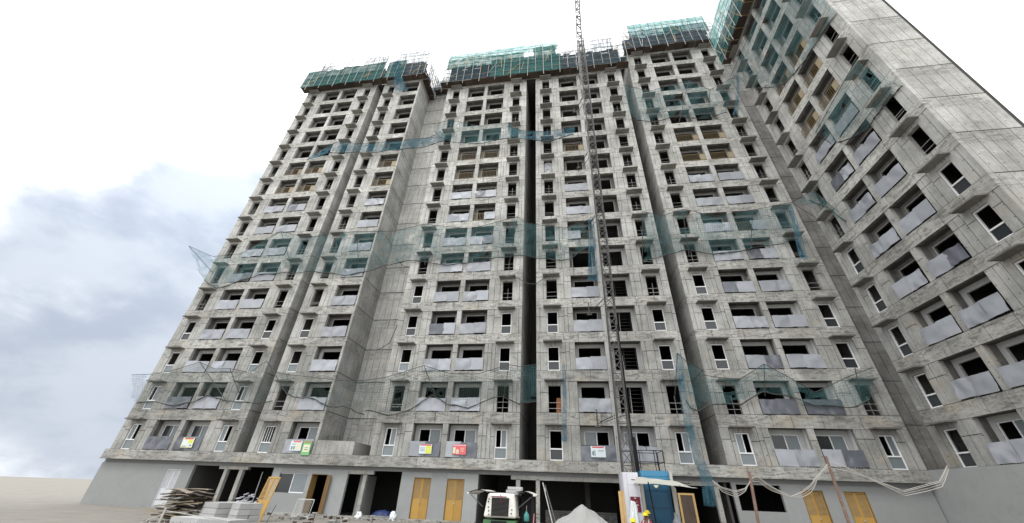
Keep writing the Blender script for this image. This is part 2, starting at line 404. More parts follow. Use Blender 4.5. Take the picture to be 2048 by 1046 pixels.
def rail_mesh(wd, dark, part=(0, 1), ply=True):
    def f():
        m = MB(); a = .03+part[0]*(wd-.06); b = .03+part[1]*(wd-.06); y = .05
        m.box(a, b, y-.02, y+.03, .90, .94); m.box(a, b, y-.01, y+.02, .10, .13)
        e = b-(b-a)*.24 if ply else b
        n = max(3, int((e-a)/.15))
        for i in range(n+1):
            x = a+(e-a)*i/n; m.box(x-.011, x+.011, y-.008, y+.014, -.03, .90)
        if ply: m.box(e+.02, b, y, y+.015, .06, .88, 1)
        return m.mesh('railing', ['raild' if dark else 'rail', 'ply'])
    return cached(('rail', round(wd, 3), dark, part, ply), f)
def sheet_mesh(wd, var, mat):
    def f():
        random.seed(var*31+int(wd*10)); h = rr(.9, .98); sd_ = rr(0, 50); z0 = rr(.0, .05); cr = .012 + .018*(var % 3)
        sk = rr(-.03, .03); tip = rr(-.03, .03)
        def fn(u, v):
            q = mnoise.noise(Vector((u*2.3+sd_, v*1.7, var*3.1)))
            q2 = abs(mnoise.noise(Vector((u*5+sd_, v*4+u*3, 7.7))))
            return (u*wd+sk*v, -.05 - cr*2.2*q - cr*q2*1.4 - .01*math.sin(u*PI), z0 + v*h + tip*u + .012*mnoise.noise(Vector((u*4, sd_, 1)))*(1 if v in (0, 1) else 0))
        m = MB(); m.grid(fn, 12, 6)
        me = m.mesh('cover_sheet', mat, True); return me
    return cached(('sheet', round(wd, 2), var, mat), f)
def side_mesh(L, var):
    def f():
        random.seed(var); m = MB(); m.box(.004, .196, 0, L, 0, 2.999, 1)
        y = 0
        while y < L-.01:
            e = L if y+.6 > L-.3 else y+rr(.55, .65)
            p = rr(-.008, -.002); q = .2-p
            m.box(p, .004, y+.014, e-.014, .03, 2.96); m.box(.196, q, y+.014, e-.014, .03, 2.96); y = e
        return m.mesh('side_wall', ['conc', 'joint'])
    return cached(('side', L, var), f)
SHADE = shade_mesh(); RUB = debris_mesh()

def put_window(par, u0, wd, F, kind, row, rng):
    h = 1.86
    if kind == 'bare':
        put('grille_bar', bars_mesh(wd, rng.randrange(3)), par, (u0, 0, F-.04))
        return
    wn = put('window', window_mesh(wd, h, kind), par, (u0, .07, F-.035))
    pw = wd-.12
    low = {'open': 'glassd', 'glass': 'glassg', 'slide': 'glassg', 'bars': 'glassg', 'halfdark': 'glassd'}[kind]
    put('pane', pane_mesh(pw, .6, low), wn, (.06, .05, .06))
    if kind == 'slide': put('pane', pane_mesh(pw/2-.03, h-.06-.735, 'glassg'), wn, (.06 if rng.random() < .35 else wd/2+.03, .04, .735))
def put_balcony(par, u0, wd, F, spec, row, rng, white=(False, False), tower=''):
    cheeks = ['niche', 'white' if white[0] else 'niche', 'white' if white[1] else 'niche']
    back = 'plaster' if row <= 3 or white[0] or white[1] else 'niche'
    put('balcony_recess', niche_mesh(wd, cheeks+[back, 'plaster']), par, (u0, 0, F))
    if row == 1:
        s = put('sliding_window', slider_mesh(wd), par, (u0, 0, F))
        left = tower in 'E'
        pw = (wd-.6)/2-.05
        put('pane', pane_mesh(pw, 1.76, 'glassg'), s, (.35 if left else wd/2+.03, .69, .05))
        if tower in 'AF': put('pane', pane_mesh(pw, 1.76, 'glassd'), s, (.35 if not left else wd/2+.03, .69, .05))
    if spec == 'none': return
    if spec == 'rail': put('railing', rail_mesh(wd, False, (0, 1), tower != 'D'), par, (u0, 0, F)); return
    if spec == 'railL' or spec == 'railR':
        pr_ = (0, .5) if spec == 'railL' else (.5, 1)
        put('railing', rail_mesh(wd, False, pr_, False), par, (u0, 0, F))
        x = u0+.52*wd if spec == 'railL' else u0+.02
        put('cover_sheet', sheet_mesh(wd*.5, rng.randrange(5), 'sheet'), par, (x, 0, F-.02)); return
    put('railing', rail_mesh(wd, True, (0, 1), False), par, (u0, 0, F))
    mat = 'sheet'
    if spec == 'dark': mat = 'sheetd'
    k = rng.choice([.46, .5, .55])
    mats = [mat, mat]
    if rng.random() < .14: mats[rng.randrange(2)] = 'sheetd'
    y = [0, -.012]
    put('cover_sheet', sheet_mesh(round(wd*k+.06, 2), rng.randrange(6), mats[0]), par, (u0+.01, y[0], F-.02+rng.uniform(-.015, .015)))
    put('cover_sheet', sheet_mesh(round(wd*(1-k)-.0, 2), rng.randrange(6), mats[1]), par, (u0+wd*k-.01, y[1], F-.02+rng.uniform(-.015, .015)))

def tower(key, label, x0, rows, lay, W, winf, balf, rotz=0, y0=YD, whitef=None, sideL=True, sideR=True, depth=8.0):
    rng = random.Random(hash(key) % 1000 if False else sum(map(ord, key)))
    par = thing('apartment_tower', label, 'building', (x0, y0, 0), rotz, 'concrete tower bays of the unfinished apartment block')
    edges = [0.0]
    for k, a, b in lay: edges += [a, b]
    edges.append(W)
    for n in range(1, rows+1):
        F = Z1+3*(n-1)
        for i in range(0, len(edges), 2):                    # solid piers between openings
            a, b = edges[i], edges[i+1]
            put('pier', pier_mesh(round(b-a, 3), -.04, 2.15, rng.randrange(4)), par, (a, rng.uniform(-.004, .004), F))
        for j, (k, a, b) in enumerate(lay):
            if k == 'w':
                put('lintel', pier_mesh(round(b-a, 3), 0, .32, 0), par, (a, .0, F+1.83))
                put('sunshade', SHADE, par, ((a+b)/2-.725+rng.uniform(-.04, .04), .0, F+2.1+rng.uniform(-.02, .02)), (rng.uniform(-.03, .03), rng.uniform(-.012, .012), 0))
                if rng.random() < .2 and n < 9: put('rubble_bits', RUB, par, ((a+b)/2-.7, 0, F+2.115), kind='stuff')
                put_window(par, a, b-a, F, winf(j, n), n, rng)
            else:
                put_balcony(par, a, b-a, F, balf(j, n), n, rng, whitef(j, n) if whitef else (False, False), key)
        if n < rows or True:
            put('spandrel_beam', beam_mesh(round(W, 3), .81, rng.randrange(4)), par, (0, rng.uniform(-.003, .003), F+2.15))
        put('floor_slab', cached(('slab', round(W, 2), depth), lambda: MB().box(.2, W-.2, .25, depth, 0, .16).mesh('floor_slab', 'slab')), par, (0, 0, F-.2))
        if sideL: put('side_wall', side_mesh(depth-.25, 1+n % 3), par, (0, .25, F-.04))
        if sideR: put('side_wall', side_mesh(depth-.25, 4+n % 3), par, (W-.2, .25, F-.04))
    H = 3*rows
    m = MB(); m.box(0, W, depth, depth+.2, Z1-.1, Z1+H)
    mid = (lay[0][2]+lay[1][1])/2
    for i in range(len(lay)-1):
        x = (lay[i][2]+lay[i+1][1])/2
        m.box(x-.06, x+.06, .78, depth, Z1-.1, Z1+H)
    put('core_wall', m.mesh('core_wall', 'dark'), par)
    put('roof_slab', MB().box(0, W, .25, depth, Z1+H-.03, Z1+H+.15).mesh('roof_slab', 'slab'), par)
    return par
STD = [('w', .87, 1.77), ('b', 2.98, 5.26), ('b', 5.67, 7.94), ('w', 9.17, 10.06)]
def lay(s): return [(k, round(a*s, 3), round(b*s, 3)) for k, a, b in STD]
def std_bal(r0=10, r1=11, top=12):
    return lambda j, n: 'none' if n >= top else ('rail' if r0 <= n <= r1 else 'sheet')
# A
A = tower('A', 'leftmost concrete tower bay, two window columns and paired balconies, beside the open sky', -36.3, 16, lay(1.012), 11.06,
    lambda j, n: 'slide' if n <= 2 else ('glass' if n == 3 else ('open' if n == 4 else 'bare')),
    lambda j, n: 'dark' if n == 1 else ('dark' if (n == 2 and j == 1) else std_bal()(j, n)))
# B: half bay
B = tower('B', 'narrow concrete tower bay with a single balcony column and a tall blank side wall', -24.1, 16,
    [('w', .8, 1.72), ('b', 2.98, 5.3)], 5.5,
    lambda j, n: 'bars' if n == 1 else ('bare' if n == 2 else ('glass' if n == 3 else ('open' if n == 4 else 'bare'))),
    lambda j, n: std_bal()(j, n))
def d_bal(j, n):
    if j == 2 and n == 8: return 'railL'
    return std_bal()(j, n)
D = tower('D', 'concrete tower bay with a yellow sign and a red sign on its lowest balconies', -14.25, 15, lay(.988), 10.8,
    lambda j, n: ('slide' if n == 1 else ('bare' if n == 2 else ('glass' if n == 3 and j == 0 else 'open'))) if (n <= 5 and j == 0 and n != 2) or (n <= 4) else 'bare', d_bal)
for_e = {7: 'railR', 6: 'none', 10: 'none', 11: 'rail'}
def e_bal(j, n):
    if n == 1: return 'dark' if j == 1 else 'sheet'
    if j == 2: return 'none'
    if n in for_e: return for_e[n]
    return 'none' if n >= 12 else 'sheet'
E_ = tower('E', 'concrete tower bay climbed by the steel hoist mast', -2.25, 15, lay(1.0), 10.93,
    lambda j, n: ('bare' if n == 2 else ('slide' if n == 1 and j == 3 else 'open')) if n <= 4 else 'bare', e_bal,
    whitef=lambda j, n: (False, j == 2 and n <= 6))
def f_bal(j, n):
    if j == 2 and n == 7: return 'railL'
    if n == 2: return 'dark'
    return std_bal()(j, n)
F_ = tower('F', 'tall concrete tower bay between the hoist mast and the side wing', 9.75, 16, lay(1.0), 10.95,
    lambda j, n: ('bare' if n == 2 else ('slide' if n == 1 else 'open')) if (n <= 5 and j == 0) or n <= 4 else 'bare', f_bal,
    whitef=lambda j, n: (False, (j == 2 and n <= 7) or (j == 1 and n == 1)))
G = tower('G', 'side wing of the concrete block, turned at a right angle to the rest', 20.8, 14, lay(.98), 10.7,
    lambda j, n: 'open' if n <= 5 else 'bare',
    lambda j, n: 'none' if n >= 12 else ('rail' if n >= 9 else 'sheet'), rotz=-PI/2, y0=26.4, depth=3.3)

# interior clutter seen behind the hoist: props and stacked planks in bare balconies
for n in (2, 3, 4, 5, 6, 7):
    m = MB(); m.tube([(0, 0, 0), (rr(-.1, .1), 0, 2.1)], .022, 6)
    put('steel_prop', m.mesh('steel_prop', 'rod'), E_, (6.6+rr(-.1, .2), .9, Z1+3*(n-1)-.03))
    m = MB()
    for k in range(7): m.box(0, .95, 0, .03, .1+k*.28, .12+k*.28)
    m.box(0, .04, 0, .04, -.03, 2.0); m.box(.91, .95, 0, .04, -.03, 2.0)
    put('storage_rack', m.mesh('storage_rack', 'poled'), E_, (6.75, 1.3, Z1+3*(n-1)))

# recessed blank wall between the half bay and its neighbour, and deep gap backs
def blank(name, label, x0, x1, y, rows, z0=Z1-.07, nw=.62, mat='conc'):
    t = thing(name, label, 'wall')
    for n in range(rows):
        m = MB(); m.box(x0, x1, y+.03, y+.25, z0+3*n, z0+3*n+3.0, 1); u = x0
        random.seed(n+int(x0))
        while u < x1-.01:
            e = x1 if u+nw > x1-.3 else u+nw
            for c, d in ((.03, 2.1), (2.12, 2.96)): m.box(u+.014, e-.014, y+rr(-.006, .006), y+.04, z0+3*n+c, z0+3*n+d, skip='k')
            u = e
        put('wall_panel', m.mesh('wall_panel', [mat, 'joint']), t)
    return t
blank('recessed_wall', 'blank recessed concrete wall behind the low parapet, between two tower bays', -18.75, -14.1, 31.1, 17, mat='smooth')  # lighter concrete carries painted light, not another finish
blank('recessed_wall', 'blank wall in shade-darkened concrete deep in the gap between the front and side wings', 20.75, 29.0, 31.0, 18, mat='niche')  # dark recess concrete paints in the shade of the gap
t = thing('gap_wall', 'back wall coloured as shade, with an added cap, at the bottom of the narrow gap next to the single-balcony bay', 'wall')
put('wall_panel', MB().box(-25.3, -24, 35.5, 35.7, 3.5, 51.3).box(-25.25, -24.05, 27.9, 35.5, 51.1, 51.3).mesh('wall_panel', 'dark'), t)  # second box: cap slab added to shut the sky out of the gap
t = thing('gap_wall', 'back wall coloured black as shade, with an added cap, in the centre gap left of the hoist mast', 'wall')
put('wall_panel', MB().box(-3.5, -2.2, 35.5, 35.7, 3.5, 48.3).box(-3.45, -2.25, 27.9, 35.5, 48.1, 48.3).mesh('wall_panel', 'dark'), t)  # upper box is an added cap that keeps the gap top black
t = thing('gap_wall', 'back wall coloured as shade, with an added cap, in the gap right of the hoist mast', 'wall')
put('wall_panel', MB().box(8.6, 9.8, 35.5, 35.7, 3.5, 51.2).box(8.65, 9.75, 27.9, 35.5, 51, 51.2).mesh('wall_panel', 'dark'), t)  # added cap over the gap blocks sky light from above

# terrace parapet in the recess
t = thing('parapet_wall', 'low rough concrete parapet at the foot of the blank recessed wall', 'parapet')
m = MB(); m.hexa([(-18.55,27.72,3.53),(-15.55,27.72,3.53),(-15.55,27.9,3.53),(-18.55,27.9,3.53),(-18.55,27.72,4.47),(-15.55,27.72,4.42),(-15.55,27.9,4.42),(-18.55,27.9,4.47)])
put('front_panel', m.mesh('front_panel', 'beam'), t)
m = MB(); m.box(-15.73, -15.55, 27.9, 31.0, 3.53, 4.40); put('side_panel', m.mesh('side_panel', 'beam'), t)
m = MB(); random.seed(3)
for k in range(9):
    x = -18.2+k*.27+rr(-.05,.05); m.tube([(x, 28.3, 4.2), (x+rr(-.1,.1), 28.2, 4.75+rr(-.1,.15)), (x+rr(-.25,.25), 28.1, 4.7+rr(-.1,.1))], .013, 5)
put('rebar', m.mesh('rebar', 'rope'), t)

# ------------------------------------------------------------------ podium
P = thing('podium_building', 'long ground floor podium carrying the towers, grey walls, openings and ochre doors', 'building')
random.seed(21)
u = -36.6
while u < 20.6:                                              # ledge, cast in pieces
    e = min(20.65, u+random.choice([3.2, 4.1, 5.0])); e = 20.65 if 20.65-e < 1.5 else e
    m = MB(); n = max(4, int((e-u)/.3)); p = rr(-.02, .02)
    def fn(i, top): return 3.53+rr(-.012, .006) if top else 2.93+rr(-.01, .01)
    tp = [fn(i, 1) for i in range(n+1)]; bt = [fn(i, 0) for i in range(n+1)]
    for i in range(n):
        a = u+.008+(e-u-.016)*i/n; b = u+.008+(e-u-.016)*(i+1)/n; y = YD-.08+p
        m.hexa([(a,y,bt[i]),(b,y,bt[i+1]),(b,YD+.5,bt[i+1]),(a,YD+.5,bt[i]),(a,y,tp[i]),(b,y,tp[i+1]),(b,YD+.5,tp[i+1]),(a,YD+.5,tp[i])])
    put('ledge_beam', m.mesh('ledge_beam', 'beam'), P); u = e
put('drip_lip', MB().box(-36.6, 20.65, YD-.16, YD+.5, 2.86, 2.93).mesh('drip_lip', 'beam'), P)
put('podium_slab', MB().box(-36.6, 20.65, YD+.5, YD+8, 3.1, 3.5).mesh('podium_slab', 'slab'), P)
YW = 28.0
def pbox(name, x0, x1, z0, z1, y0=YW, y1=YW+.22, mat='podium'):
    return put(name, MB().box(x0, x1, y0, y1, z0, z1).mesh(name, mat), P)
pbox('lintel_beam', -36.6, 20.6, 2.62, 2.86, YW+.1, YW+.3)
for a, b, z0 in ((-26.1, -23.7, 2.42), (-15.7, -13.8, 2.38), (-4.0, 5.0, 2.38), (5.0, 9.0, 2.38)):
    pbox('cap_beam', a, b, z0, 2.62, YW+.02, YW+.3, 'beam')
# walls, as pieces round their openings
def wall(x0, x1, holes):
    xs = x0
    for a, b, z0, z1 in holes:
        if a > xs: pbox('wall_panel', xs, a, GZ, 2.62)
        if z0 > GZ+.05: pbox('wall_panel', a, b, GZ, z0)
        pbox('wall_panel', a, b, z1, 2.62); xs = b
    if x1 > xs: pbox('wall_panel', xs, x1, GZ, 2.62)
wall(-36.6, -28.25, [(-30.42, -29.22, GZ+.1, 2.3)])
wall(-21.57, -15.68, [(-20.96, -18.72, 1.11, 2.3), (-18.4, -17.18, GZ+.06, 2.3)])
wall(-11.66, -6.22, [(-10.71, -9.5, GZ+.04, 2.3), (-8.37, -7.15, GZ+.04, 2.3)])
wall(9.75, 20.6, [(10.0, 12.5, 1.18, 2.52), (13.6, 14.78, GZ+.04, 2.34), (15.9, 17.08, GZ+.04, 2.34)])
for a, b in ((-25.6, -25.34), (-24.36, -24.06), (-14.5, -14.24), (-3.65, -3.38), (-2.33, -2.08), (8.7, 8.98)):
    pbox('column', a, b, GZ, 2.42, YW+.02, YW+.28, 'beam')
pbox('low_wall', -2.0, 3.1, GZ, .64, YW+4.5, YW+4.7, 'beam'); pbox('low_wall', -14.2, -11.7, GZ, -.02+.05, YW-.02, YW+.3, 'beam')
pbox('column', .95, 1.3, .64, 3.0, YW+4.5, YW+4.8, 'slab')
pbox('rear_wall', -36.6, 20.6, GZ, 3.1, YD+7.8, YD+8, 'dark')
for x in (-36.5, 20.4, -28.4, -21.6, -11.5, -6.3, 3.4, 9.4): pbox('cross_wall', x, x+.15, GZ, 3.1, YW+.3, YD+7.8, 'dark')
pbox('cross_wall', -15.3, -14.9, GZ, 2.35, YW+1.2, YW+3.0, 'plaster')
pbox('thin_post', -22.9, -22.85, GZ, 2.35, YW+.6, YW+.65, 'plaster')
pbox('kerb', -21.6, -6.2, GZ, GZ+.12, YW-.5, YW-.003, 'beam'); pbox('kerb', -22.5, -21.6, GZ, .2, YW-.6, YW-.2, 'beam')
# podium front of the side wing
m = MB(); m.box(20.65, 21.0, 15.7, 31.0, GZ, 3.53); put('wing_wall', m.mesh('wing_wall', 'podium'), P)
m = MB(); m.box(20.651, 21.2, 15.6, 31.0, 2.9, 3.54); put('ledge_beam', m.mesh('ledge_beam', 'beam'), P)
put('drip_lip', MB().box(20.65, 28, 15.7, 15.9, GZ, 3.5).mesh('drip_lip', 'podium'), P)
# doors
def door(x0, x1, z1, mats=('door', 'doorl', 'doori'), lock=True):
    wd = x1-x0; z0 = GZ+.05
    m = MB(); t = .05
    m.box(x0, x0+t, YW+.02, YW+.14, z0, z1, 0); m.box(x1-t, x1, YW+.02, YW+.14, z0, z1, 0); m.box(x0+t, x1-t, YW+.02, YW+.14, z1-t, z1, 0)
    d = put('door', m.mesh('door', [mats[2]]), P)
    zm = z0+(z1-z0)*.47
    for s in (0, 1):
        a = x0+t+.006 if s == 0 else x0+wd/2+.006; b = x0+wd/2-.006 if s == 0 else x1-t-.006
        m = MB(); y = YW+.07
        m.box(a, b, y, y+.03, z0+.01, zm, 0)                                            # solid lower part
        m.box(a, a+.05, y, y+.035, zm, z1-t-.01, 0); m.box(b-.05, b, y, y+.035, zm, z1-t-.01, 0)
        m.box(a+.05, b-.05, y, y+.035, zm, zm+.05, 0); m.box(a+.05, b-.05, y, y+.035, z1-t-.06, z1-t-.01, 0)
        k = zm+.06
        while k < z1-t-.1:                                                              # louvre blades
            m.hexa([(a+.05,y+.002,k),(b-.05,y+.002,k),(b-.05,y+.03,k+.03),(a+.05,y+.03,k+.03),(a+.05,y+.002,k+.012),(b-.05,y+.002,k+.012),(b-.05,y+.03,k+.042),(a+.05,y+.03,k+.042)], 1)
            k += .058
        m.box(a+.05, b-.05, y+.045, y+.05, zm+.05, z1-t-.06, 2)
        put('door_leaf', m.mesh('door_leaf', [mats[0], mats[1], mats[2]]), d)
    if lock:
        m = MB(); m.box(x0+wd/2-.035, x0+wd/2+.035, YW+.03, YW+.07, zm-.16, zm-.08); m.tube([(x0+wd/2-.02, YW+.05, zm-.08), (x0+wd/2, YW+.05, zm-.02), (x0+wd/2+.02, YW+.05, zm-.08)], .008, 5)
        put('padlock', m.mesh('padlock', 'galv'), d)
    return d
door(-10.71, -9.5, 2.3); door(-8.37, -7.15, 2.3); door(13.6, 14.78, 2.34); door(15.9, 17.08, 2.34)
door(-30.42, -29.22, 2.3, ('doorw', 'doorw', 'doorw'), False)
# open door with two leaves folded out
m = MB(); m.box(-18.4, -18.36, YW-.01, YW+.16, GZ+.06, 2.3); m.box(-17.22, -17.18, YW-.01, YW+.16, GZ+.06, 2.3); m.box(-18.36, -17.22, YW-.01, YW+.16, 2.26, 2.3)
d = put('door', m.mesh('door', 'doori'), P)
m = MB(); m.box(0, .5, 0, .03, 0, 2.3); put('door_leaf', m.mesh('door_leaf', 'doori'), d, (-18.36, YW-.01, -.07), (0, 0, math.radians(75)))
m = MB(); m.box(0, .45, 0, .035, 0, 2.33); m.box(0, .02, -.004, 0, 0, 2.33)
put('door_leaf', m.mesh('door_leaf', 'doori'), d, (-17.21, YW-.02, -.07), (0, 0, math.radians(-24)))
# ground floor sliding window
m = MB(); m.box(-20.96, -18.72, YW+.06, YW+.12, 2.26, 2.3); m.box(-19.87, -18.72, YW+.04, YW+.12, 1.11, 1.17); m.box(-19.87, -19.82, YW+.04, YW+.12, 1.17, 2.26); m.box(-18.76, -18.72, YW+.06, YW+.12, 1.17, 2.26)
wn = put('window', m.mesh('window', 'frame'), P)
put('pane', MB().box(-19.82, -18.76, YW+.08, YW+.095, 1.17, 2.26).mesh('pane', 'glassg'), wn)
put('pane', MB().box(-20.96, -19.87, YW+.1, YW+.115, 1.11, 2.26).mesh('pane', 'glassd'), wn)

# ------------------------------------------------------------------ signs hung on the lowest balconies
def sign(label, x0, x1, z0, z1, base, bits, tilt=.05):
    t = thing('notice_board', label, 'sign', (x0, YD-.16, z0)); wd = x1-x0; h = z1-z0
    t.rotation_euler = (tilt, 0, 0)
    put('board', MB().box(0, wd, 0, .02, 0, h).mesh('board', [base]), t)
    put('board_rim', MB().box(-.012, wd+.012, .021, .035, -.012, h+.012).mesh('board_rim', ['poled']), t)
    by = {}
    for a, b, c, d, mt in bits: by.setdefault(mt, []).append((a, b, c, d))
    k = 0
    for mt, l in by.items():
        m = MB(); k += 1
        for a, b, c, d in l: m.box(a*wd, b*wd, -.002-.0015*k, 0, c*h, d*h)
        put('printed_area', m.mesh('printed_area', [mt]), t)
sign('white safety notice with a red header and yellow patch on the leftmost lowest dark sheet', -29.82, -28.82, 3.74, 4.42, 'sgc',
     [(.15,.9,.84,.97,'sgr'), (.08,.5,.2,.75,'sgw'), (.55,.92,.5,.76,'sgy'), (.6,.9,.1,.4,'sgw'), (.1,.45,.1,.16,'sgb'), (.72,.9,.18,.3,'sgb')])
sign('white notice with red header and two dark boots, on the single-balcony bay', -20.54, -19.63, 3.71, 4.38, 'sgw',
     [(.2,.9,.83,.97,'sgp'), (.12,.24,.12,.45,'sgb'), (.32,.44,.12,.45,'sgb'), (.5,.9,.16,.74,'sgc'), (.12,.45,.62,.68,'sgb')])
sign('tall green and white notice hung beside the boots notice', -19.52, -18.86, 3.44, 4.38, 'sgg',
     [(.14,.86,.88,.95,'sgr'), (.12,.88,.22,.74,'sgc'), (.3,.7,.36,.42,'sgb'), (.3,.72,.5,.54,'sgb')])
sign('notice half white and half bright yellow with a red header', -10.53, -9.62, 3.73, 4.33, 'sgw',
     [(.05,.95,.84,.97,'sgr'), (.54,.97,.05,.80,'sgy'), (.07,.48,.58,.63,'sgb'), (.07,.44,.44,.49,'sgb'), (.07,.48,.28,.33,'sgb'), (.62,.9,.5,.56,'sgc'), (.62,.9,.3,.36,'sgc')])
sign('red notice with a pale hand symbol, right of the yellow one', -8.08, -7.14, 3.73, 4.37, 'sgp',
     [(.04,.14,.86,.95,'sgw'), (.86,.96,.86,.95,'sgw'), (.18,.82,.88,.93,'sgw'), (.02,.2,.12,.7,'sgc'), (.26,.46,.08,.4,'sgc'), (.3,.4,.4,.52,'sgc'), (.58,.86,.6,.64,'sgc'), (.58,.8,.46,.5,'sgc'), (.58,.86,.32,.36,'sgc'), (.31,.41,.2,.26,'sgb')])
sign('pale blue notice with a red header and an oval picture, left of the hoist', 1.36, 2.31, 3.78, 4.43, 'sgw',
     [(.1,.9,.84,.96,'sgr'), (.08,.14,.2,.5,'sgb'), (.14,.2,.12,.6,'sgb'), (.24,.3,.12,.6,'sgb'), (.5,.9,.6,.64,'sgb'), (.5,.85,.48,.51,'sgb')])

# ------------------------------------------------------------------ top scaffolds (local x along facade, y inward, z)
def scaffold(label, x0, y0, W, zb, bands, rotz=0, ends=(0, 0), out=.95, top=6.0, form=(.0, 3.0), lean=0.0, seed=1, sideboards=None):
    rng = random.Random(seed); random.seed(seed)
    t = thing('roof_scaffold', label, 'scaffold', (x0, y0, zb), rotz)
    a0, a1 = -ends[0], W+ends[1]
    u = a0
    while u < a1-.05:                                   # platform boards
        e = min(a1, u+rng.uniform(.7, 1.25))
        m = MB(); m.box(0, e-u-.015, -out-rng.uniform(0, .08), -.05, 0, .04)
        put('platform_board', m.mesh('platform_board', 'plank'), t, (u, 0, rng.uniform(-.05, .05)), (rng.uniform(-.03, .03), rng.uniform(-.02, .02), 0)); u = e
    m = MB(); m.tube([(a0-.1, -out+.02, .06), (a1+.1, -out+.02, .06)], .03); m.tube([(a0-.1, -.12, -.06), (a1+.1, -.12, -.06)], .025)
    put('edge_pipe', m.mesh('edge_pipe', 'pole'), t)
    # posts
    n = int((a1-a0)/1.05); hs = []
    for i in range(n+1):
        u = a0+.1+(a1-a0-.2)*i/n+rng.uniform(-.08, .08); h = top+rng.uniform(-.2, .9)
        m = MB(); m.tube([(0, 0, -.9 if i % 2 else -.1), (rng.uniform(-.12, .12), rng.uniform(.0, .1), h)], .036, 5)
        put('post', m.mesh('post', 'pole'), t, (u, -out-.2, 0)); hs.append((u, h))
        if i % 2 == 0:
            m = MB(); m.tube([(0, 0, .0), (rng.uniform(-.1, .1), 0, h-.6)], .022, 5); put('post', m.mesh('post', 'poled'), t, (u+.3, -.25, .05))
    z = .9
    while z < top:
        m = MB(); k = rng.uniform(-.08, .08); m.tube([(a0, 0, z), ((a0+a1)/2, .01, z+k), (a1, 0, z+rng.uniform(-.08, .08))], .027, 5)
        put('ledger', m.mesh('ledger', 'poled' if rng.random() < .7 else 'pole'), t, (0, -out-.15, 0))
        z += .95
    for k in range(int(W*.9)):                          # loose raking poles
        x = rng.uniform(a0, a1-1.5); zz = rng.uniform(-.2, top-1.5); m = MB()
        m.tube([(x, -out-rng.uniform(.1, .3), zz), (x+rng.uniform(-.9, 1.6), -out-rng.uniform(0, .3), zz+rng.uniform(1.2, 2.6))], .028, 5)
        put('raking_pole', m.mesh('raking_pole', 'pole' if rng.random() < .6 else 'timber'), t)
    for k in range(int(W*1.1)):                         # bare poles and bars standing over the parapet
        x = rng.uniform(a0+.2, a1-.2); m = MB(); m.tube([(x, rng.uniform(-.9, .6), top-1.4), (x+rng.uniform(-.35, .35), rng.uniform(-.9, .6), top+rng.uniform(.2, 1.4))], .034, 4)
        put('raking_pole', m.mesh('raking_pole', 'poled'), t)
    # formwork storey behind
    z = form[0]
    while z < form[1]-.1:
        u = 0
        while u < W-.1:
            e = min(W, u+rng.uniform(.6, 1.1)); hgt = rng.uniform(1.2, 1.5) if z+1.5 < form[1] else form[1]-z+rng.uniform(-.4, .35)
            m = MB(); m.box(0, e-u-.02, .05, .1, 0, hgt); m.box(0, .05, 0, .05, 0, hgt); m.box(e-u-.07, e-u-.02, 0, .05, 0, hgt)
            q = .25
            while q < hgt: m.box(.05, e-u-.07, 0.005, .05, q, q+.05); q += .36
            put('formwork_panel', m.mesh('formwork_panel', 'form'), t, (u, rng.uniform(0, .05), z+.05)); u = e
        z += 1.5
    m = MB(); m.box(.05, W-.05, .4, .55, form[0], form[1]-.1); put('formwork_core', m.mesh('formwork_core', 'dark'), t)
    m = MB()
    for i in range(int(W*1.6)):
        x = rng.uniform(.2, W-.2); m.tube([(x, .3, form[1]-.3), (x+rng.uniform(-.15, .15), .3+rng.uniform(-.1, .1), form[1]+rng.uniform(.5, 1.3))], .014, 4)
    put('rebar', m.mesh('rebar', 'poled'), t, kind='stuff')
    for (ua, ub, za, zt, mat, yo) in bands:            # cloth sheets
        L = ub-ua; sdv = rng.uniform(0, 90); steps = max(4, int(L/.35))
        def fn(uu, vv, L=L, za=za, zt=zt, yo=yo, sdv=sdv):
            q = mnoise.noise(Vector((uu*L*.8+sdv, vv*2.2, 3.3))); q2 = mnoise.noise(Vector((uu*L*2.6+sdv, vv*1.1, 9.3)))
            ed = .34*mnoise.noise(Vector((uu*L*.9, sdv, 0)))*(1 if vv == 1 else (.4 if vv == 0 else 0))
            return (uu*L, -.05-yo+.07*q+.045*q2 + .05*math.sin(uu*L*6.0)*(1-vv)*.4, za+(zt-za)*vv+ed)
        m = MB(); m.grid(fn, steps, 8, 0, lambda a, b, L=L, h=zt-za: (a*L, b*h))
        put('cloth_sheet', m.mesh('cloth_sheet', mat, True), t, (ua, -out, 0))
    return t
MT['form'] = plain('formwork_steel', (.085, .10, .125), .6, var=.35, scale=1.5, dirt=.5, dirtcol=(.22, .21, .2))
SA = scaffold('green wrapped scaffold crowning the leftmost tower bay', -36.3, YD, 11.3, 51.0,
   [(-.6, 5.2, -.1, 3.9, 'teal', 0), (5.1, 11.9, -.1, 4.2, 'teal', .02), (1.0, 3.6, 3.8, 5.3, 'screen', 0), (8.3, 12.0, 4.0, 5.9, 'screen', 0)],
   ends=(.6, .9), top=6.2, form=(0, 4.6), seed=4)
SB = scaffold('scaffold over the single-balcony bay, green cloth giving way to dark bare formwork', -24.1, YD, 5.5, 51.0,
   [(.2, 3.0, .0, 4.0, 'teal', 0), (3.0, 6.3, .1, 5.9, 'screen', 0), (1.3, 2.9, 4.0, 5.8, 'screen', .02)], ends=(.3, .95), top=7.2, form=(0, 5.2), seed=5)
SBS = scaffold('scaffold returning along the blank side wall of the single-balcony bay', -18.6, 31.0, 4.2, 51.4,
   [(.2, 4.1, .1, 4.2, 'screen', 0)], rotz=PI/2, out=.95, top=4.6, form=(0, 3.5), seed=6)
SBS.location = (-18.6, 27.3, 51.2); 
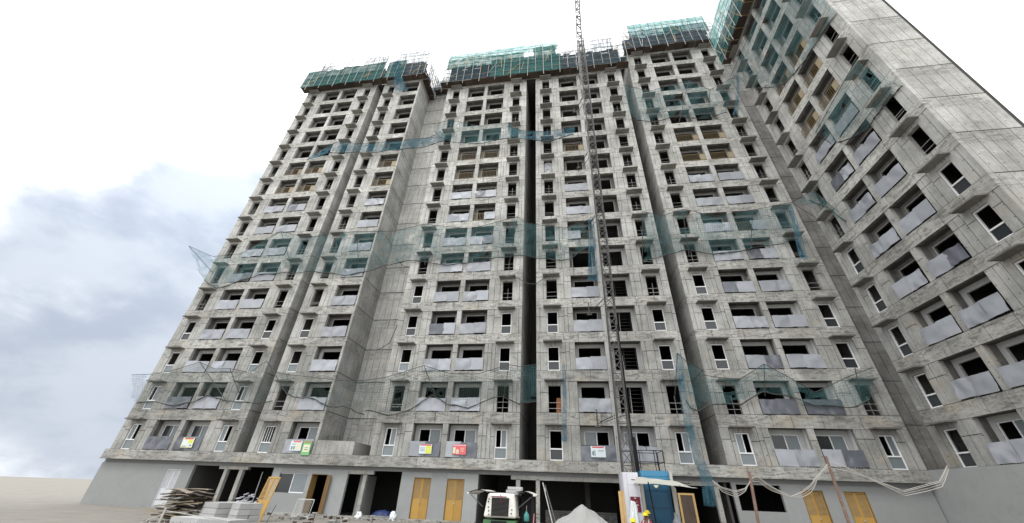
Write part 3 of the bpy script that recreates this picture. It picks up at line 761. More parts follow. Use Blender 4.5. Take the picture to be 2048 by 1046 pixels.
SC_ = scaffold('short scaffold above the recessed blank wall', -17.6, 31.0, 3.5, 52.0, [(.0, 3.5, .1, 2.4, 'screen', 0)], out=.9, top=3.2, form=(0, 2.0), seed=7)
MT['tealmid'] = cloth('mid_teal_cloth', (.06, .21, .18), .8, .97, 0, .1, .4)
SD = scaffold('long green and blue-grey scaffold over the two middle tower bays', -14.4, YD, 23.3, 48.05,
   [(-.5, 6.2, .1, 3.2, 'screen', 0), (6.2, 15.6, .0, 3.7, 'teal', .03), (15.6, 23.8, .1, 4.2, 'screen', 0), (-.3, 5.4, 3.4, 6.0, 'tealmid', -.25),
    (-.3, 5.4, 5.9, 7.1, 'teal_light', -.25), (5.4, 10.6, 3.5, 5.6, 'tealmid', -.25), (5.4, 15.2, 5.4, 7.3, 'teal_light', -.28), (11.9, 15.0, 3.5, 6.3, 'tealmid', -.2), (19.8, 22.6, 4.0, 6.4, 'screen', -.1)],
   ends=(.7, .75), top=6.4, form=(0, 5.1), seed=8)
SF = scaffold('dark formwork scaffold topped with pale turquoise cloth, next to the side wing', 9.75, YD, 10.95, 50.95,
   [(.0, 11.3, .1, 4.2, 'screen', 0)], ends=(.3, .3), top=5.0, form=(0, 4.3), seed=9)
random.seed(41)
for (ua, ub, za, zt, yo, mt) in ((1.2, 6.5, 4.0, 8.2, -1.6, 'teal_light'), (6.4, 11.4, 4.0, 8.1, -1.6, 'teal_light'), (5.6, 8.0, 4.0, 5.8, -1.4, 'tealmid')):
    L = ub-ua
    def fn(u, v): return (ua+u*L, -yo-.05*0+.1*mnoise.noise(Vector((u*L*1.3, v*3, 2.2+ua))), za+(zt-za)*v + .2*mnoise.noise(Vector((u*L, 5.5, ua)))*(v == 1))
    m = MB(); m.grid(fn, 18, 8, 0, lambda a, b: (a*L, b*3)); put('cloth_sheet', m.mesh('cloth_sheet', mt, True), SF, (0, -2.45+.95, 0))
m = MB()
for k in range(12): m.tube([(1.2+k*.92, .15, 3), (1.2+k*.92+rr(-.1, .1), .15, 8.3)], .04, 5)
for z in (5.0, 6.2, 7.4): m.tube([(1.2, .12, z), (11.4, .12, z+.1)], .02, 5)
put('upper_frame', m.mesh('upper_frame', 'poled'), SF)
SG = scaffold('scaffold along the top of the side wing, green cloth with pale struts poking out', 20.8, 26.4, 11.5, 44.9,
   [(-.3, 12.0, .1, 3.0, 'teal', 0), (-.3, 12.0, 3.2, 6.5, 'teal_light', -.1)], rotz=-PI/2, ends=(.3, .4), out=.95, top=6.6, form=(0, 3.4), seed=10)
for k in range(6):
    m = MB(); m.tube([(0, -.1, .0), (0, -.95, .0), (0.02, -1.55, .95)], .03, 5); put('strut', m.mesh('strut', 'timber'), SG, (1.2+k*1.25, 0, -.04))

# thin lattice mast rising out of the frame behind the roofs
def lattice(name, x0, y0, z0, x1, y1, z1, w_, pitch, rm, rb, mat, parent, kinds=True):
    b0, b1 = Vector((x0, y0, z0)), Vector((x1, y1, z1)); n = max(1, int((z1-z0)/pitch)); cs = [(0,0),(w_,0),(w_,w_),(0,w_)]
    m = MB()
    for a, b in cs: m.tube([b0+Vector((a,b,0)), b1+Vector((a,b,0))], rm, 5)
    put('mast_chord', m.mesh('mast_chord', mat), parent)
    random.seed(8)
    for i in range(n):
        p = b0.lerp(b1, i/n); q = b0.lerp(b1, (i+1)/n); m = MB()
        for k in range(4):
            a, b = cs[k], cs[(k+1) % 4]
            if k in (0, 1) or i % 2 == 0: m.tube([p+Vector((*a,0)), p+Vector((*b,0))], rb*1.2, 4)
            s = (a, b) if (i+k) % 2 else (b, a)
            if k in (0, 1) or not kinds: m.tube([p+Vector((*s[0],0)), q+Vector((*s[1],0))], rb, 4)
            if kinds and k == 0: m.tube([p+Vector((*s[1],0)), q+Vector((*s[0],0))], rb, 4)
        put(name, m.mesh(name, mat), parent)
H = thing('construction_hoist', 'tall dark lattice hoist mast with pale side rails climbing the facade from the blue cabin', 'hoist')
lattice('mast_section', 3.0, 25.1, 2.4, 3.62, 25.4, 53.0, .62, .78, .042, .026, 'steel', H)
for dx, r, mt in ((-.14, .022, 'galv'), (-.27, .020, 'galv'), (.66, .028, 'steel')):
    m = MB(); m.tube([(3.0+dx, 25.2, .5 if dx < 0 else 2.4), (3.62+dx, 25.5, 53.5)], r, 6); put('guide_rail', m.mesh('guide_rail', mt), H)
m = MB(); m.box(3.72, 3.9, 25.0, 25.2, 2.9, 3.9+.8); put('cable_drum', m.mesh('cable_drum', 'black'), H)
m = MB(); m.tube([(3.76, 25.1, 2.9), (3.75, 25.1, 12)], .045, 6); m.tube([(3.92, 25.1, 2.9), (3.9, 25.1, 4.6)], .035, 6); put('power_cable', m.mesh('power_cable', 'black'), H)
for zz in (6.0, 14.3, 22.5, 31.0, 40.3, 46.5):
    k = (zz-2.4)/50.6; xm = 3.0+.62*k; ym = 25.1+.3*k; m = MB()
    m.tube([(xm, ym, zz), (xm-.9, YD-.05, zz-.05)], .03, 5); m.tube([(xm+.6, ym, zz), (xm-.6, YD-.05, zz-.05)], .03, 5); m.tube([(xm-1.1, YD-.1, zz-.35), (xm-1.1, YD-.12, zz+.75)], .035, 5)
    m.tube([(xm, ym+.5, zz+.1), (xm-1.1, YD-.12, zz-.2)], .025, 5); m.box(xm-1.3, xm-.9, YD-.3, YD-.06, zz-.42, zz-.34)
    put('wall_tie', m.mesh('wall_tie', 'steel'), H)
C2 = thing('crane_mast', 'thin pale lattice mast rising out of the top of the picture behind the roofs', 'crane mast')
lattice('mast_section', 4.0, 34.5, 53.0, 5.6, 34.5, 95.0, .8, 1.5, .10, .055, 'steel', C2, False)

# hoist base: enclosure, cabin, cage, awning
t = thing('hoist_enclosure', 'white panelled enclosure at the foot of the hoist mast with a maroon board', 'enclosure')
m = MB(); m.box(2.82, 3.02, 24.0, 24.04, GZ, 2.8); put('panel', m.mesh('panel', 'wpanel'), t)
m = MB(); m.box(3.03, 3.62, 24.0, 24.04, 2.2, 2.8); put('panel', m.mesh('panel', 'wpanel'), t)
m = MB(); m.box(3.03, 3.66, 24.0, 24.04, GZ, 2.19); put('panel', m.mesh('panel', 'wpanel'), t)
m = MB(); m.box(2.8, 2.84, 24.04, 25.9, GZ, 2.8); put('side_panel', m.mesh('side_panel', 'wpanel'), t)
m = MB(); m.box(3.68, 3.84, 23.98, 24.12, GZ, 2.45); m.box(5.3, 5.44, 23.98, 24.1, GZ, 2.9); m.hexa([(5.4,24.2,GZ),(5.7,24.9,GZ),(5.7,25,GZ),(5.4,24.3,GZ),(5.42,24.2,2.3),(5.72,24.9,2.1),(5.72,25,2.1),(5.42,24.3,2.3)])
put('corner_post', m.mesh('corner_post', 'pole'), t)
mb = thing('maroon_board', 'maroon notice board with a pale emblem on the white enclosure', 'sign', (3.08, 23.985, .98))
put('board', MB().box(0, .5, -.015, 0, 0, .68).mesh('board', 'maroon'), mb)
m = MB(); m.box(.2, .3, -.018, -.015, .6, .635); m.box(.1, .38, -.018, -.015, .29, .325); m.box(.2, .31, -.018, -.015, .19, .215)
for k in range(5): m.box(.16+.035*k, .18+.035*k, -.018, -.015, .42+.02*math.sin(k*2), .45+.02*math.sin(k*2))
put('printed_area', m.mesh('printed_area', 'sgw'), mb)
t = thing('hoist_cabin', 'dark blue steel hoist cabin with ribbed door under the cream awning', 'hoist cabin')
m = MB(); m.box(3.86, 5.28, 24.3, 25.9, GZ+.1, 2.5); put('body', m.mesh('body', 'blue'), t)
m = MB(); m.box(3.84, 5.34, 24.25, 26, 2.5, 2.92); m.box(3.84, 5.34, 24.23, 24.25, 2.66, 2.69); put('roof_fascia', m.mesh('roof_fascia', 'bluelt'), t)
m = MB()
for z in (.55, 1.16, 1.22, 1.98): m.box(3.9, 5.24, 24.27, 24.3, z, z+.025)
m.box(3.9, 3.95, 24.26, 24.3, .1, 2.4); m.box(5.16, 5.22, 24.26, 24.3, .1, 2.4); put('door_rib', m.mesh('door_rib', 'blue'), t)
m = MB(); m.box(4.45, 4.68, 24.27, 24.3, 2.16, 2.24); m.box(4.5, 4.62, 24.26, 24.28, 2.1, 2.16); put('nameplate', m.mesh('nameplate', 'sgc'), t)
t = thing('cage_railing', 'thin black pipe cage standing on the roof of the blue hoist cabin', 'railing')
m = MB(); X = (3.9, 4.75, 5.2)
for x, y in ((3.9, 24.3), (4.72, 24.3), (4.98, 24.9), (5.2, 24.3), (5.2, 25.8), (3.9, 25.8)): m.tube([(x, y, 2.92), (x, y, 3.95)], .022, 5)
for z in (3.35, 3.93):
    for p, q in (((3.9,24.3),(4.72,24.3)), ((4.72,24.3),(5.2,24.3)), ((5.2,24.3),(5.2,25.8)), ((3.9,24.3),(3.9,25.8)), ((4.72,24.3),(4.98,24.9)), ((3.9,25.8),(5.2,25.8))): m.tube([(*p, z), (*q, z)], .018, 5)
m.tube([(4.35,24.3,3.93),(4.35,24.3,4.2)], .015, 5)
put('pipe_frame', m.mesh('pipe_frame', 'black'), t)
t = thing('awning_sheet', 'torn cream sheet stretched as an awning in front of the blue cabin', 'awning')
random.seed(2)
def aw(u, v):
    x = 3.0+u*(1.9+1.5*v); y = 20.6+3.4*v; e = .12*mnoise.noise(Vector((u*5, 1, 1)))*(v < .05)
    return (x+.35*v, y+e, 2.43-.02*u-.12*u*u-.14*v + .05*mnoise.noise(Vector((u*4, v*3, 3))) - .05*math.sin(PI*v))
m = MB(); m.grid(aw, 20, 8); MT['awn'] = cloth('cream_awning', (.80, .79, .72), 1, 1, 0, .1, .55)
put('cloth', m.mesh('cloth', 'awn', True), t)
m = MB(); m.tube([(3.95, 22.1, GZ), (3.8, 22.1, 2.3)], .03, 5); m.tube([(3.25, 24.0, 2.45), (6.3, 24.0, 2.35)], .02, 5); m.tube([(5.3,22.05,2.2),(5.35,23.9,2.35)],.02,5)
put('frame_pole', m.mesh('frame_pole', 'black'), t)
t = thing('timber_post', 'pair of tall pale yellow timber planks standing left of the white enclosure', 'timber', (2.3, 22.2, GZ))
put('plank', MB().box(0, .13, 0, .05, 0, 2.02).mesh('plank', 'timber'), t); put('plank', MB().box(0, .12, 0, .05, 0, 2.05).mesh('plank', 'timber'), t, (.14, .02, 0), (0, .01, 0))
t = thing('timber_door', 'bare timber door frame with a dark net panel right of the blue cabin', 'door frame', (6.3, 27.2, GZ))
m = MB(); m.box(0, .12, 0, .06, 0, 2.0); m.box(.82, .94, 0, .06, 0, 2.0); m.box(0, .94, 0, .06, 2.0, 2.1); put('frame', m.mesh('frame', 'timber'), t)
put('panel', MB().box(.12, .82, .02, .04, 0, 2.0).mesh('panel', 'plank'), t)
# plastic sheets draped at the base
def crumple(name, label, cat, c, size, mat, amp=.12, seed=1, n=14, spike=1.0, prof=.5):
    m = MB()
    def fn(u, v):
        a = 2*PI*u; r = (1-v)**prof; k = 1+amp*3*mnoise.noise(Vector((math.cos(a)*2+seed, math.sin(a)*2, v*3)))
        return (size[0]*r*math.cos(a)*k, size[1]*r*math.sin(a)*k, size[2]*(v**spike) + amp*size[2]*mnoise.noise(Vector((math.cos(a)*3, math.sin(a)*3+seed, v*4)))*(0 if v == 1 or v == 0 else 1))
    m.grid(fn, n*2, n); me = m.mesh(name, mat, True); o = put(name, me, None, c, label=label, category=cat); return o
crumple('plastic_sheet', 'crumpled white plastic sheet peaking in front of the maroon board', 'plastic sheet', (2.95, 22.3, GZ), (.36, .3, 1.62), 'plastic', .22, 3, prof=.62)
crumple('plastic_sheet', 'shiny grey plastic wrap heaped beside the cabin door', 'plastic sheet', (5.0, 22.6, GZ), (.34, .3, 1.15), 'foil', .25, 9)

# ------------------------------------------------------------------ people
def skin_obj(name, V, Rr, E_l, mat, par, root=0):
    """grow a body surface from a joint skeleton with bmesh skin layer"""
    bm = bmesh.new(); lay_ = bm.verts.layers.skin.verify(); vs_ = [bm.verts.new(v) for v in V]
    for i, v in enumerate(vs_): v[lay_].radius = (Rr[i], Rr[i]); v[lay_].use_root = (i == root)
    for a, b in E_l: bm.edges.new((vs_[a], vs_[b]))
    me = bpy.data.meshes.new(name); bm.to_mesh(me); bm.free(); me.materials.append(MT[mat])
    o = put(name, me, par); md = o.modifiers.new('skin', 'SKIN'); md.use_smooth_shade = True
    s = o.modifiers.new('sub', 'SUBSURF'); s.levels = s.render_levels = 2
    return o
def make_person(label, loc, rotz, shirt, strap=False):
    t = thing('person', label, 'person', loc, rotz)
    V = [(0,0,.42),(0,.02,.62),(0,.04,.82),(0,.03,.93),(0,.0,1.0),(0,-.02,1.10),
         (.10,0,.42),(.14,-.38,.44),(.15,-.36,.06),(.15,-.5,.03),(-.10,0,.42),(-.14,-.38,.44),(-.15,-.36,.06),(-.15,-.5,.03),
         (.19,.03,.86),(.27,-.06,.62),(.17,-.3,.56),(-.19,.03,.86),(-.27,-.06,.62),(-.17,-.3,.56)]
    Rr = [.14,.13,.14,.07,.052,.085,.1,.075,.05,.035,.1,.075,.05,.035,.06,.045,.032,.06,.045,.032]
    E_l = [(0,1),(1,2),(2,3),(3,4),(4,5),(0,6),(6,7),(7,8),(8,9),(0,10),(10,11),(11,12),(12,13),(2,14),(14,15),(15,16),(2,17),(17,18),(18,19)]
    skin_obj('body', V, Rr, E_l, 'skin', t)
    # clothes
    sv = [0,1,2,14,15,17,18]; mp_ = {j: i for i, j in enumerate(sv)}
    skin_obj('shirt', [V[j] for j in sv], [Rr[j]*1.12+.006 for j in sv], [(mp_[a], mp_[b]) for a, b in E_l if a in mp_ and b in mp_], shirt, t)
    sv = [0,6,7,8,10,11,12]; mp_ = {j: i for i, j in enumerate(sv)}
    skin_obj('trousers', [V[j] for j in sv], [Rr[j]*1.12+.008 for j in sv], [(mp_[a], mp_[b]) for a, b in E_l if a in mp_ and b in mp_], 'navy', t)
    # face + hair
    m = MB(); m.hexa([(-.014,-.125,1.075),(.014,-.125,1.075),(.01,-.1,1.075),(-.01,-.1,1.075),(-.006,-.108,1.12),(.006,-.108,1.12),(.006,-.1,1.12),(-.006,-.1,1.12)])
    put('nose', m.mesh('nose', 'skin'), t)
    m = MB(); m.grid(lambda u, v: (.094*math.cos(2*PI*u)*math.cos(v*PI/2*.98), -.015+.1*math.sin(2*PI*u)*math.cos(v*PI/2*.98), 1.09+.1*math.sin(v*PI/2)), 14, 6)
    put('hair', m.mesh('hair', 'black', True), t)
    m = MB(); m.grid(lambda u, v: (.125*math.cos(2*PI*u)*math.cos(v*PI/2*.98), -.02+.15*math.sin(2*PI*u)*math.cos(v*PI/2*.98), 1.13+.135*math.sin(v*PI/2)), 18, 7)
    m.grid(lambda u, v: ((.125+.03*v)*math.cos(2*PI*u), -.02-(.03*v if math.sin(2*PI*u) < 0 else 0)+(.15+.02*v)*math.sin(2*PI*u), 1.13-.006*v), 18, 1)
    m.box(-.012, .012, -.12, .09, 1.245, 1.275)
    put('helmet', m.mesh('helmet', 'yellow', True), t)
    if strap:
        m = MB(); m.tube([(.12, -.12, .6), (.13, -.1, .85), (.1, .04, .96), (.12, .17, .8)], .022, 5); m.tube([(-.12, -.12, .6), (-.13, -.1, .85), (-.1, .04, .96), (-.12, .17, .8)], .022, 5)
        put('harness_strap', m.mesh('harness_strap', 'hivis'), t)
    for s in (-1, 1):      # hands with fingers
        hx, hy, hz = s*.17, -.31, .555; m = MB(); m.hexa([(hx-.035,hy-.07,hz-.015),(hx+.035,hy-.07,hz-.015),(hx+.03,hy,hz-.015),(hx-.03,hy,hz-.015),(hx-.035,hy-.07,hz+.012),(hx+.035,hy-.07,hz+.012),(hx+.03,hy,hz+.015),(hx-.03,hy,hz+.015)])
        for k in range(4): m.tube([(hx-.027+k*.018, hy-.065, hz), (hx-.027+k*.018, hy-.105-.006*(k in (1, 2)), hz-.005), (hx-.027+k*.018, hy-.125, hz-.03)], [.009,.008,.007], 5)
        m.tube([(hx-s*.03, hy-.02, hz), (hx-s*.05, hy-.05, hz-.005), (hx-s*.045, hy-.08, hz-.02)], [.011,.009,.008], 5)
        put('hand', m.mesh('hand', 'skin', True), t)
    return t
def block_seat(label, loc):
    o = put('seat_block', MB().box(-.25, .25, -.15, .25, 0, .28).mesh('seat_block', 'aac'), None, loc, label=label, category='block')
block_seat('low grey block under the seated worker in dark clothes', (3.62, 22.5, GZ))
block_seat('low grey block under the worker in the maroon top', (3.38, 21.6, GZ))
block_seat('low grey block under the helmeted worker nearest the timber planks', (2.72, 21.2, GZ-.22))
make_person('seated worker in dark clothes and yellow helmet, further back by the blue cabin', (3.62, 22.5, GZ), .3, 'navy')
make_person('seated worker in maroon top with pale harness straps and yellow helmet', (3.38, 21.6, GZ-.05), -.4, 'vest', True)
make_person('worker with only a yellow helmet showing, below the white plastic sheet', (2.72, 21.2, GZ-.3), .1, 'navy')

# ------------------------------------------------------------------ compressor machine with raised canopies
t = thing('air_compressor', 'weathered white and green compressor with raised side canopies and a black radiator grille', 'machine', (-2.33, 14.0, 0)); t.scale = (1.07, 1, 1)
m = MB(); m.hexa([(-.5,0,.92),(.5,0,.92),(.55,1.9,.92),(-.55,1.9,.92),(-.40,.06,1.58),(.44,.06,1.58),(.46,1.9,1.6),(-.44,1.9,1.6)])
o = put('body', m.mesh('body', 'paint_w'), t); bv = o.modifiers.new('b', 'BEVEL'); bv.width = .07; bv.segments = 3
m = MB(); m.hexa([(-.26,-.02,.97),(.26,-.02,.97),(.26,.1,.97),(-.26,.1,.97),(-.27,.03,1.46),(.27,.03,1.46),(.27,.12,1.46),(-.27,.12,1.46)])
rg = put('radiator', m.mesh('radiator', 'black'), t)
m = MB()
for k in range(14): m.box(-.25, .25, -.032+.0025*k, -.018+.0025*k, .99+k*.033, .998+k*.033)
put('grille_bar', m.mesh('grille_bar', 'joint'), rg)
m = MB(); m.tube([(-.27,-.0,1.49),(.2,-.0,1.49)], .018, 5); m.tube([(.0,-.03,1.55),(.05,-.05,1.44),(.01,-.05,1.4),(.08,-.05,1.33)], .012, 5); put('hose', m.mesh('hose', 'maroon'), t)
m = MB(); m.box(-.5, .48, .06, 1.9, .5, .86); put('chassis', m.mesh('chassis', 'green'), t)
m = MB(); m.box(-.25, .2, -.05, .1, .5, .84); put('drawbar_housing', m.mesh('drawbar_housing', 'black'), t)
for s in (-1, 1):
    def wf(u, v, s=s):
        x = s*(.42+u*.62); z = 1.63+.07*math.sin(u*PI*.8)-.1*u*u+.0*v
        return (x, .0+v*1.7, z)
    m = MB(); m.grid(wf, 8, 4); m.grid(lambda u, v, s=s: (s*(.42+(1-u)*.62), v*1.7, 1.60+.07*math.sin((1-u)*PI*.8)-.1*(1-u)**2), 8, 4)
    m.box(min(s*1.0, s*1.05), max(s*1.0, s*1.05), 0, 1.7, 1.53, 1.58); put('canopy', m.mesh('canopy', 'paint_w', True), t)
    m = MB(); m.tube([(s*.55, .1, 1.2), (s*.95, .1, 1.52)], .012, 5); put('stay', m.mesh('stay', 'poled'), t)
    for zz in (1.0,): 
        m = MB(); m.tube([(s*.38, .6, .32), (s*.52, .6, .32)], .33, 16); put('wheel', m.mesh('wheel', 'black'), t)
m = MB()
for x, z in ((-.36,1.2),(-.34,1.1),(-.37,1.35),(-.35,1.42),(.36,1.15),(.35,1.05),(-.33,1.0)): m.tube([(x, .0-.01, z), (x, .05, z)], .02, 6)
put('bolt', m.mesh('bolt', 'black'), t)
m = MB(); m.box(.56, .9, .6, 1.8, .7, 1.55); m.tube([(.62,.4,.6),(.66,.4,1.5),(.6,.5,1.56)], .02, 5); put('engine', m.mesh('engine', 'black'), t)
t = thing('stacked_boards', 'two thick grey boards stacked on top of the compressor', 'boards', (-2.25, 15.4, 1.6))
put('board', MB().box(0, .55, 0, .5, 0, .09).mesh('board', 'aac'), t, (-.1, -.1, .01)); put('board', MB().box(0, .5, 0, .5, 0, .09).mesh('board', 'aac'), t, (-.05, -.05, .11))
t = thing('water_bottle', 'teal plastic bottle hanging by the compressor side', 'bottle', (-1.47, 14.05, .86))
m = MB(); m.tube([(0,0,0),(0,0,.03),(0,0,.18),(0,0,.23),(0,0,.26)], [.07,.085,.082,.04,.03], 12); put('body', m.mesh('body', 'drum', True), t)
m = MB(); m.tube([(0,0,.26),(.0,0,.42)], .008, 5); put('handle', m.mesh('handle', 'pole'), t)
o = put('pink_strap', MB().tube([(0,0,.05),(.03,0,.5),(0,0,.75),(.02,0,1.0),(.04,0,1.22)], [.035,.03,.02,.02,.015], 6).mesh('pink_strap', 'pink'), None, (-1.28, 14.2, GZ), label='pink and white strap hanging beside the bare column', category='strap')
o = put('white_sack', MB().box(-.25, .25, -.2, .2, 0, .85).mesh('white_sack', 'plastic'), None, (-3.15, 14.4, GZ), label='white sack pile standing left of the compressor', category='sack')
bv = o.modifiers.new('b', 'BEVEL'); bv.width = .08; bv.segments = 3

# aggregate heap
random.seed(6)
def heap(u, v):
    a = 2*PI*u; rad = 2.15*(1-v); k = 1+.18*mnoise.noise(Vector((math.cos(a)*1.5, math.sin(a)*1.5, v*2)))
    x = rad*math.cos(a)*k; y = rad*math.sin(a)*k*.9
    z = 1.43*(v**.92) + .17*mnoise.noise(Vector((x*1.6, y*1.6, 2)))*(1 if 0 < v < .97 else 0) + .07*abs(mnoise.noise(Vector((x*4, y*4, 2))))*(v < .98)
    return (x + .12*v, y, z)
m = MB(); m.grid(heap, 48, 22)
put('gravel_heap', m.mesh('gravel_heap', 'sand', False), None, (.35, 20.0, GZ-.01), label='pale grey conical heap in front of the wide dark opening', category='heap')
# leaning poles in the opening
t = thing('leaning_poles', 'two pale poles leaning inside the dark opening right of the bare columns', 'poles')
for dx in (0, .14):
    m = MB(); m.tube([(-1.85+dx, 27.6, 2.25-dx), (-1.15+dx*1.6, 26.6, GZ)], .035, 6); put('pole', m.mesh('pole', 'pole' if dx == 0 else 'poled'), t)
o = put('tube_lamp', MB().box(0, .05, 0, .05, 0, .42).mesh('tube_lamp', 'frame'), None, (-1.72, 27.6, 1.6), label='white batten hanging beside the leaning poles', category='batten')

# ------------------------------------------------------------------ left yard: blocks, planks, door, grating
random.seed(14)
def block_stack(label, x, y, nx, ny, nz, bw=1.0, bd=.55, bh=.215, rot=0.0):
    t = thing('block_stack', label, 'block stack', (x, y, GZ), rot); ms = []
    for v_ in range(4):
        m = MB(); m.hexa([(rr(0,.01),rr(0,.01),0),(bw-rr(0,.015),rr(0,.01),0),(bw-rr(0,.01),bd,0),(0,bd,0),(rr(0,.02),rr(0,.015),bh-.012),(bw-rr(0,.02),rr(0,.015),bh-.012),(bw,bd,bh-.012),(0,bd,bh-.01)]); ms.append(m.mesh('block', 'aac'))
    for k in range(nz):
        for i in range(nx):
            for j in range(ny):
                put('block', random.choice(ms), t, (i*(bw+.01)+rr(-.025, .025), j*(bd+.01)+rr(-.03, .03), k*bh), (0, 0, rr(-.012, .012)))
    return t
block_stack('wider stack of grey blocks beside the plank pile', -17.75, 19.0, 1, 2, 4, 1.3, .8, .23, -.35)
block_stack('narrower stack of grey blocks next to the leaning ochre door', -15.85, 18.6, 1, 2, 4, .66, .55, .235, -.35)
block_stack('low stack of grey slabs in front, behind the bent wire fence', -13.4, 13.2, 2, 1, 3, 1.25, .8, .24, -.12)
t = thing('plank_pile', 'untidy pile of weathered brown planks and boards at the left', 'plank pile', (-19.3, 19.4, GZ))
for i in range(46):
    L = rr(1.4, 3.0); z = .05+i*.028; m = MB(); bend = rr(-.05, .09)
    w_ = rr(.12, .3); th = rr(.018, .04)
    m.grid(lambda u, v: (-L/2+u*L, -w_/2+v*w_, bend*math.sin(u*PI)), 6, 1); m.grid(lambda u, v: (L/2-u*L, -w_/2+v*w_, bend*math.sin(u*PI)+th), 6, 1)
    m.grid(lambda u, v: (-L/2+u*L, -w_/2, bend*math.sin(u*PI)+v*th), 6, 1)
    put('plank', m.mesh('plank', random.choice(['oldwood', 'oldwood', 'plank', 'ply'])), t, (rr(-.7, .7)*(1-i/70), rr(-.5, .5), z), (rr(-.08, .08), rr(-.09, .09), rr(-.35, .25)))
t = thing('loose_door', 'ochre louvred double door leaning unhung in front of the grey wall', 'door', (-17.5, 22.0, GZ), 0)
t.rotation_euler = (-.22, 0.0, -.1)
m = MB()
for a, b in ((0, .4), (.42, .82)):
    m.box(a, b, 0, .04, 0, 1.0, 0); m.box(a, a+.05, 0, .04, 1.0, 2.15, 0); m.box(b-.05, b, 0, .04, 1.0, 2.15, 0); m.box(a+.05, b-.05, 0, .04, 2.08, 2.15, 0)
    k = 1.02
    while k < 2.06: m.hexa([(a+.05,.002,k),(b-.05,.002,k),(b-.05,.03,k+.03),(a+.05,.03,k+.03),(a+.05,.002,k+.012),(b-.05,.002,k+.012),(b-.05,.03,k+.042),(a+.05,.03,k+.042)], 1); k += .06
m.box(.395, .425, -.006, 0, 0, 2.15, 0)
put('door_leaf', m.mesh('door_leaf', ['door', 'doorl']), t)
m = MB(); m.box(-.1, .1, -.02, .0, .9, .96); put('bolt', m.mesh('bolt', 'poled'), t)
t = thing('steel_grille', 'thin white metal grille leaning between the loose door and the grey wall', 'grille', (-17.2, 25.2, GZ)); t.rotation_euler = (-.2, 0, 0)
m = MB(); m.box(0, 1.15, 0, .03, 1.0, 1.04); m.box(0, 1.15, 0, .03, .1, .14); m.box(0, .03, 0, .03, 0, 1.04); m.box(1.12, 1.15, 0, .03, 0, 1.04)
for k in range(1, 11): m.box(k*.1, k*.1+.014, .005, .02, .14, 1.0)
put('bars', m.mesh('bars', 'rod'), t)
t = thing('mesh_fence', 'bent rusty wire mesh fence panel across the front slabs', 'fence panel', (-13.7, 12.6, GZ))
MT['rustw'] = plain('rusty_wire', (.16, .10, .085), .7, var=.3)
for k in range(34):
    m = MB(); m.tube([(k*.085, rr(-.01, .01), 0), (k*.085+rr(-.01, .03), 0, .64+rr(-.02, .02))], .008, 4); put('wire', m.mesh('wire', 'rustw' if k % 3 else 'rod'), t)
for z in (.2, .42, .62):
    m = MB(); m.tube([(0, 0, z), (2.9, 0, z-.08)], .008, 4); put('wire', m.mesh('wire', 'rustw'), t)
m = MB(); m.tube([(.6, .0, .5), (.62, 0, .98)], .03, 6); m.tube([(.62, 0, .82), (-.3, 0, .45)], .015, 5); m.tube([(.7, 0, .9), (3.0, .1, .72)], .012, 5); put('post', m.mesh('post', 'pole'), t)
for i, (x, y, lb) in enumerate(((-12.05, 17.0, 'rusty prop with a pale head plate in front of the open door'), (-8.0, 17.0, 'rusty prop with a pale head plate in front of the grey column'))):
    if i == 0: x, y = -10.55, 17.0
    t = thing('jack_post', lb, 'prop', (x, y, GZ)); m = MB(); m.tube([(0,0,0),(0,0,.78)], .02, 6); put('stem', m.mesh('stem', 'rustw'), t)
    put('head_plate', MB().box(-.11, .11, -.06, .06, .78, .81).mesh('head_plate', 'pole'), t)
o = put('iron_rod', MB().tube([(0,0,0),(.22,.1,.95)], .012, 5).mesh('iron_rod', 'black'), None, (-13.6, 18.2, GZ), label='thin black rod stuck in the ground beside the grille', category='rod')
# pipes piled in opening
t = thing('pipe_pile', 'heap of short grey pipes piled inside the opening behind the loose door', 'pipe pile', (-22.9, 27.6, GZ))
random.seed(31)
for k in range(60):
    a = rr(-1, 1); z = .1+abs(rr(0, 1))*1.15*(1-abs(a)*.55); m = MB(); L = rr(.3, .5); q = rr(-.5, .5)
    m.tube([(0,0,0),(L*math.cos(q),-.1,L*math.sin(q)*.5)], .05, 7); put('pipe', m.mesh('pipe', 'foil'), t, (a*1.0+.3, rr(-.3, .6), z))
t = thing('tarp_bundle', 'dark blue tarpaulin bundle on the floor of the opening left of the double doors', 'tarpaulin', (-12.9, 28.9, GZ))
MT['btarp'] = plain('blue_tarpaulin', (.02, .035, .12), .5, var=.3)
m = MB(); m.grid(lambda u, v: (-.9+1.8*u, -.5+v, .1+.4*math.sin(PI*u)*math.sin(PI*v)+.15*mnoise.noise(Vector((u*5, v*5, 1)))), 18, 10); put('cloth', m.mesh('cloth', 'btarp', True), t)
crumple('cement_bag', 'small white bag slumped at the left end of the ochre door wall', 'bag', (-11.6, 27.5, GZ), (.22, .18, .5), 'plastic', .2, 5, prof=.3)
crumple('cement_bag', 'small white bag by the bare column left of the ochre doors', 'bag', (-14.0, 27.6, GZ), (.25, .18, .38), 'plastic', .25, 8, prof=.3)

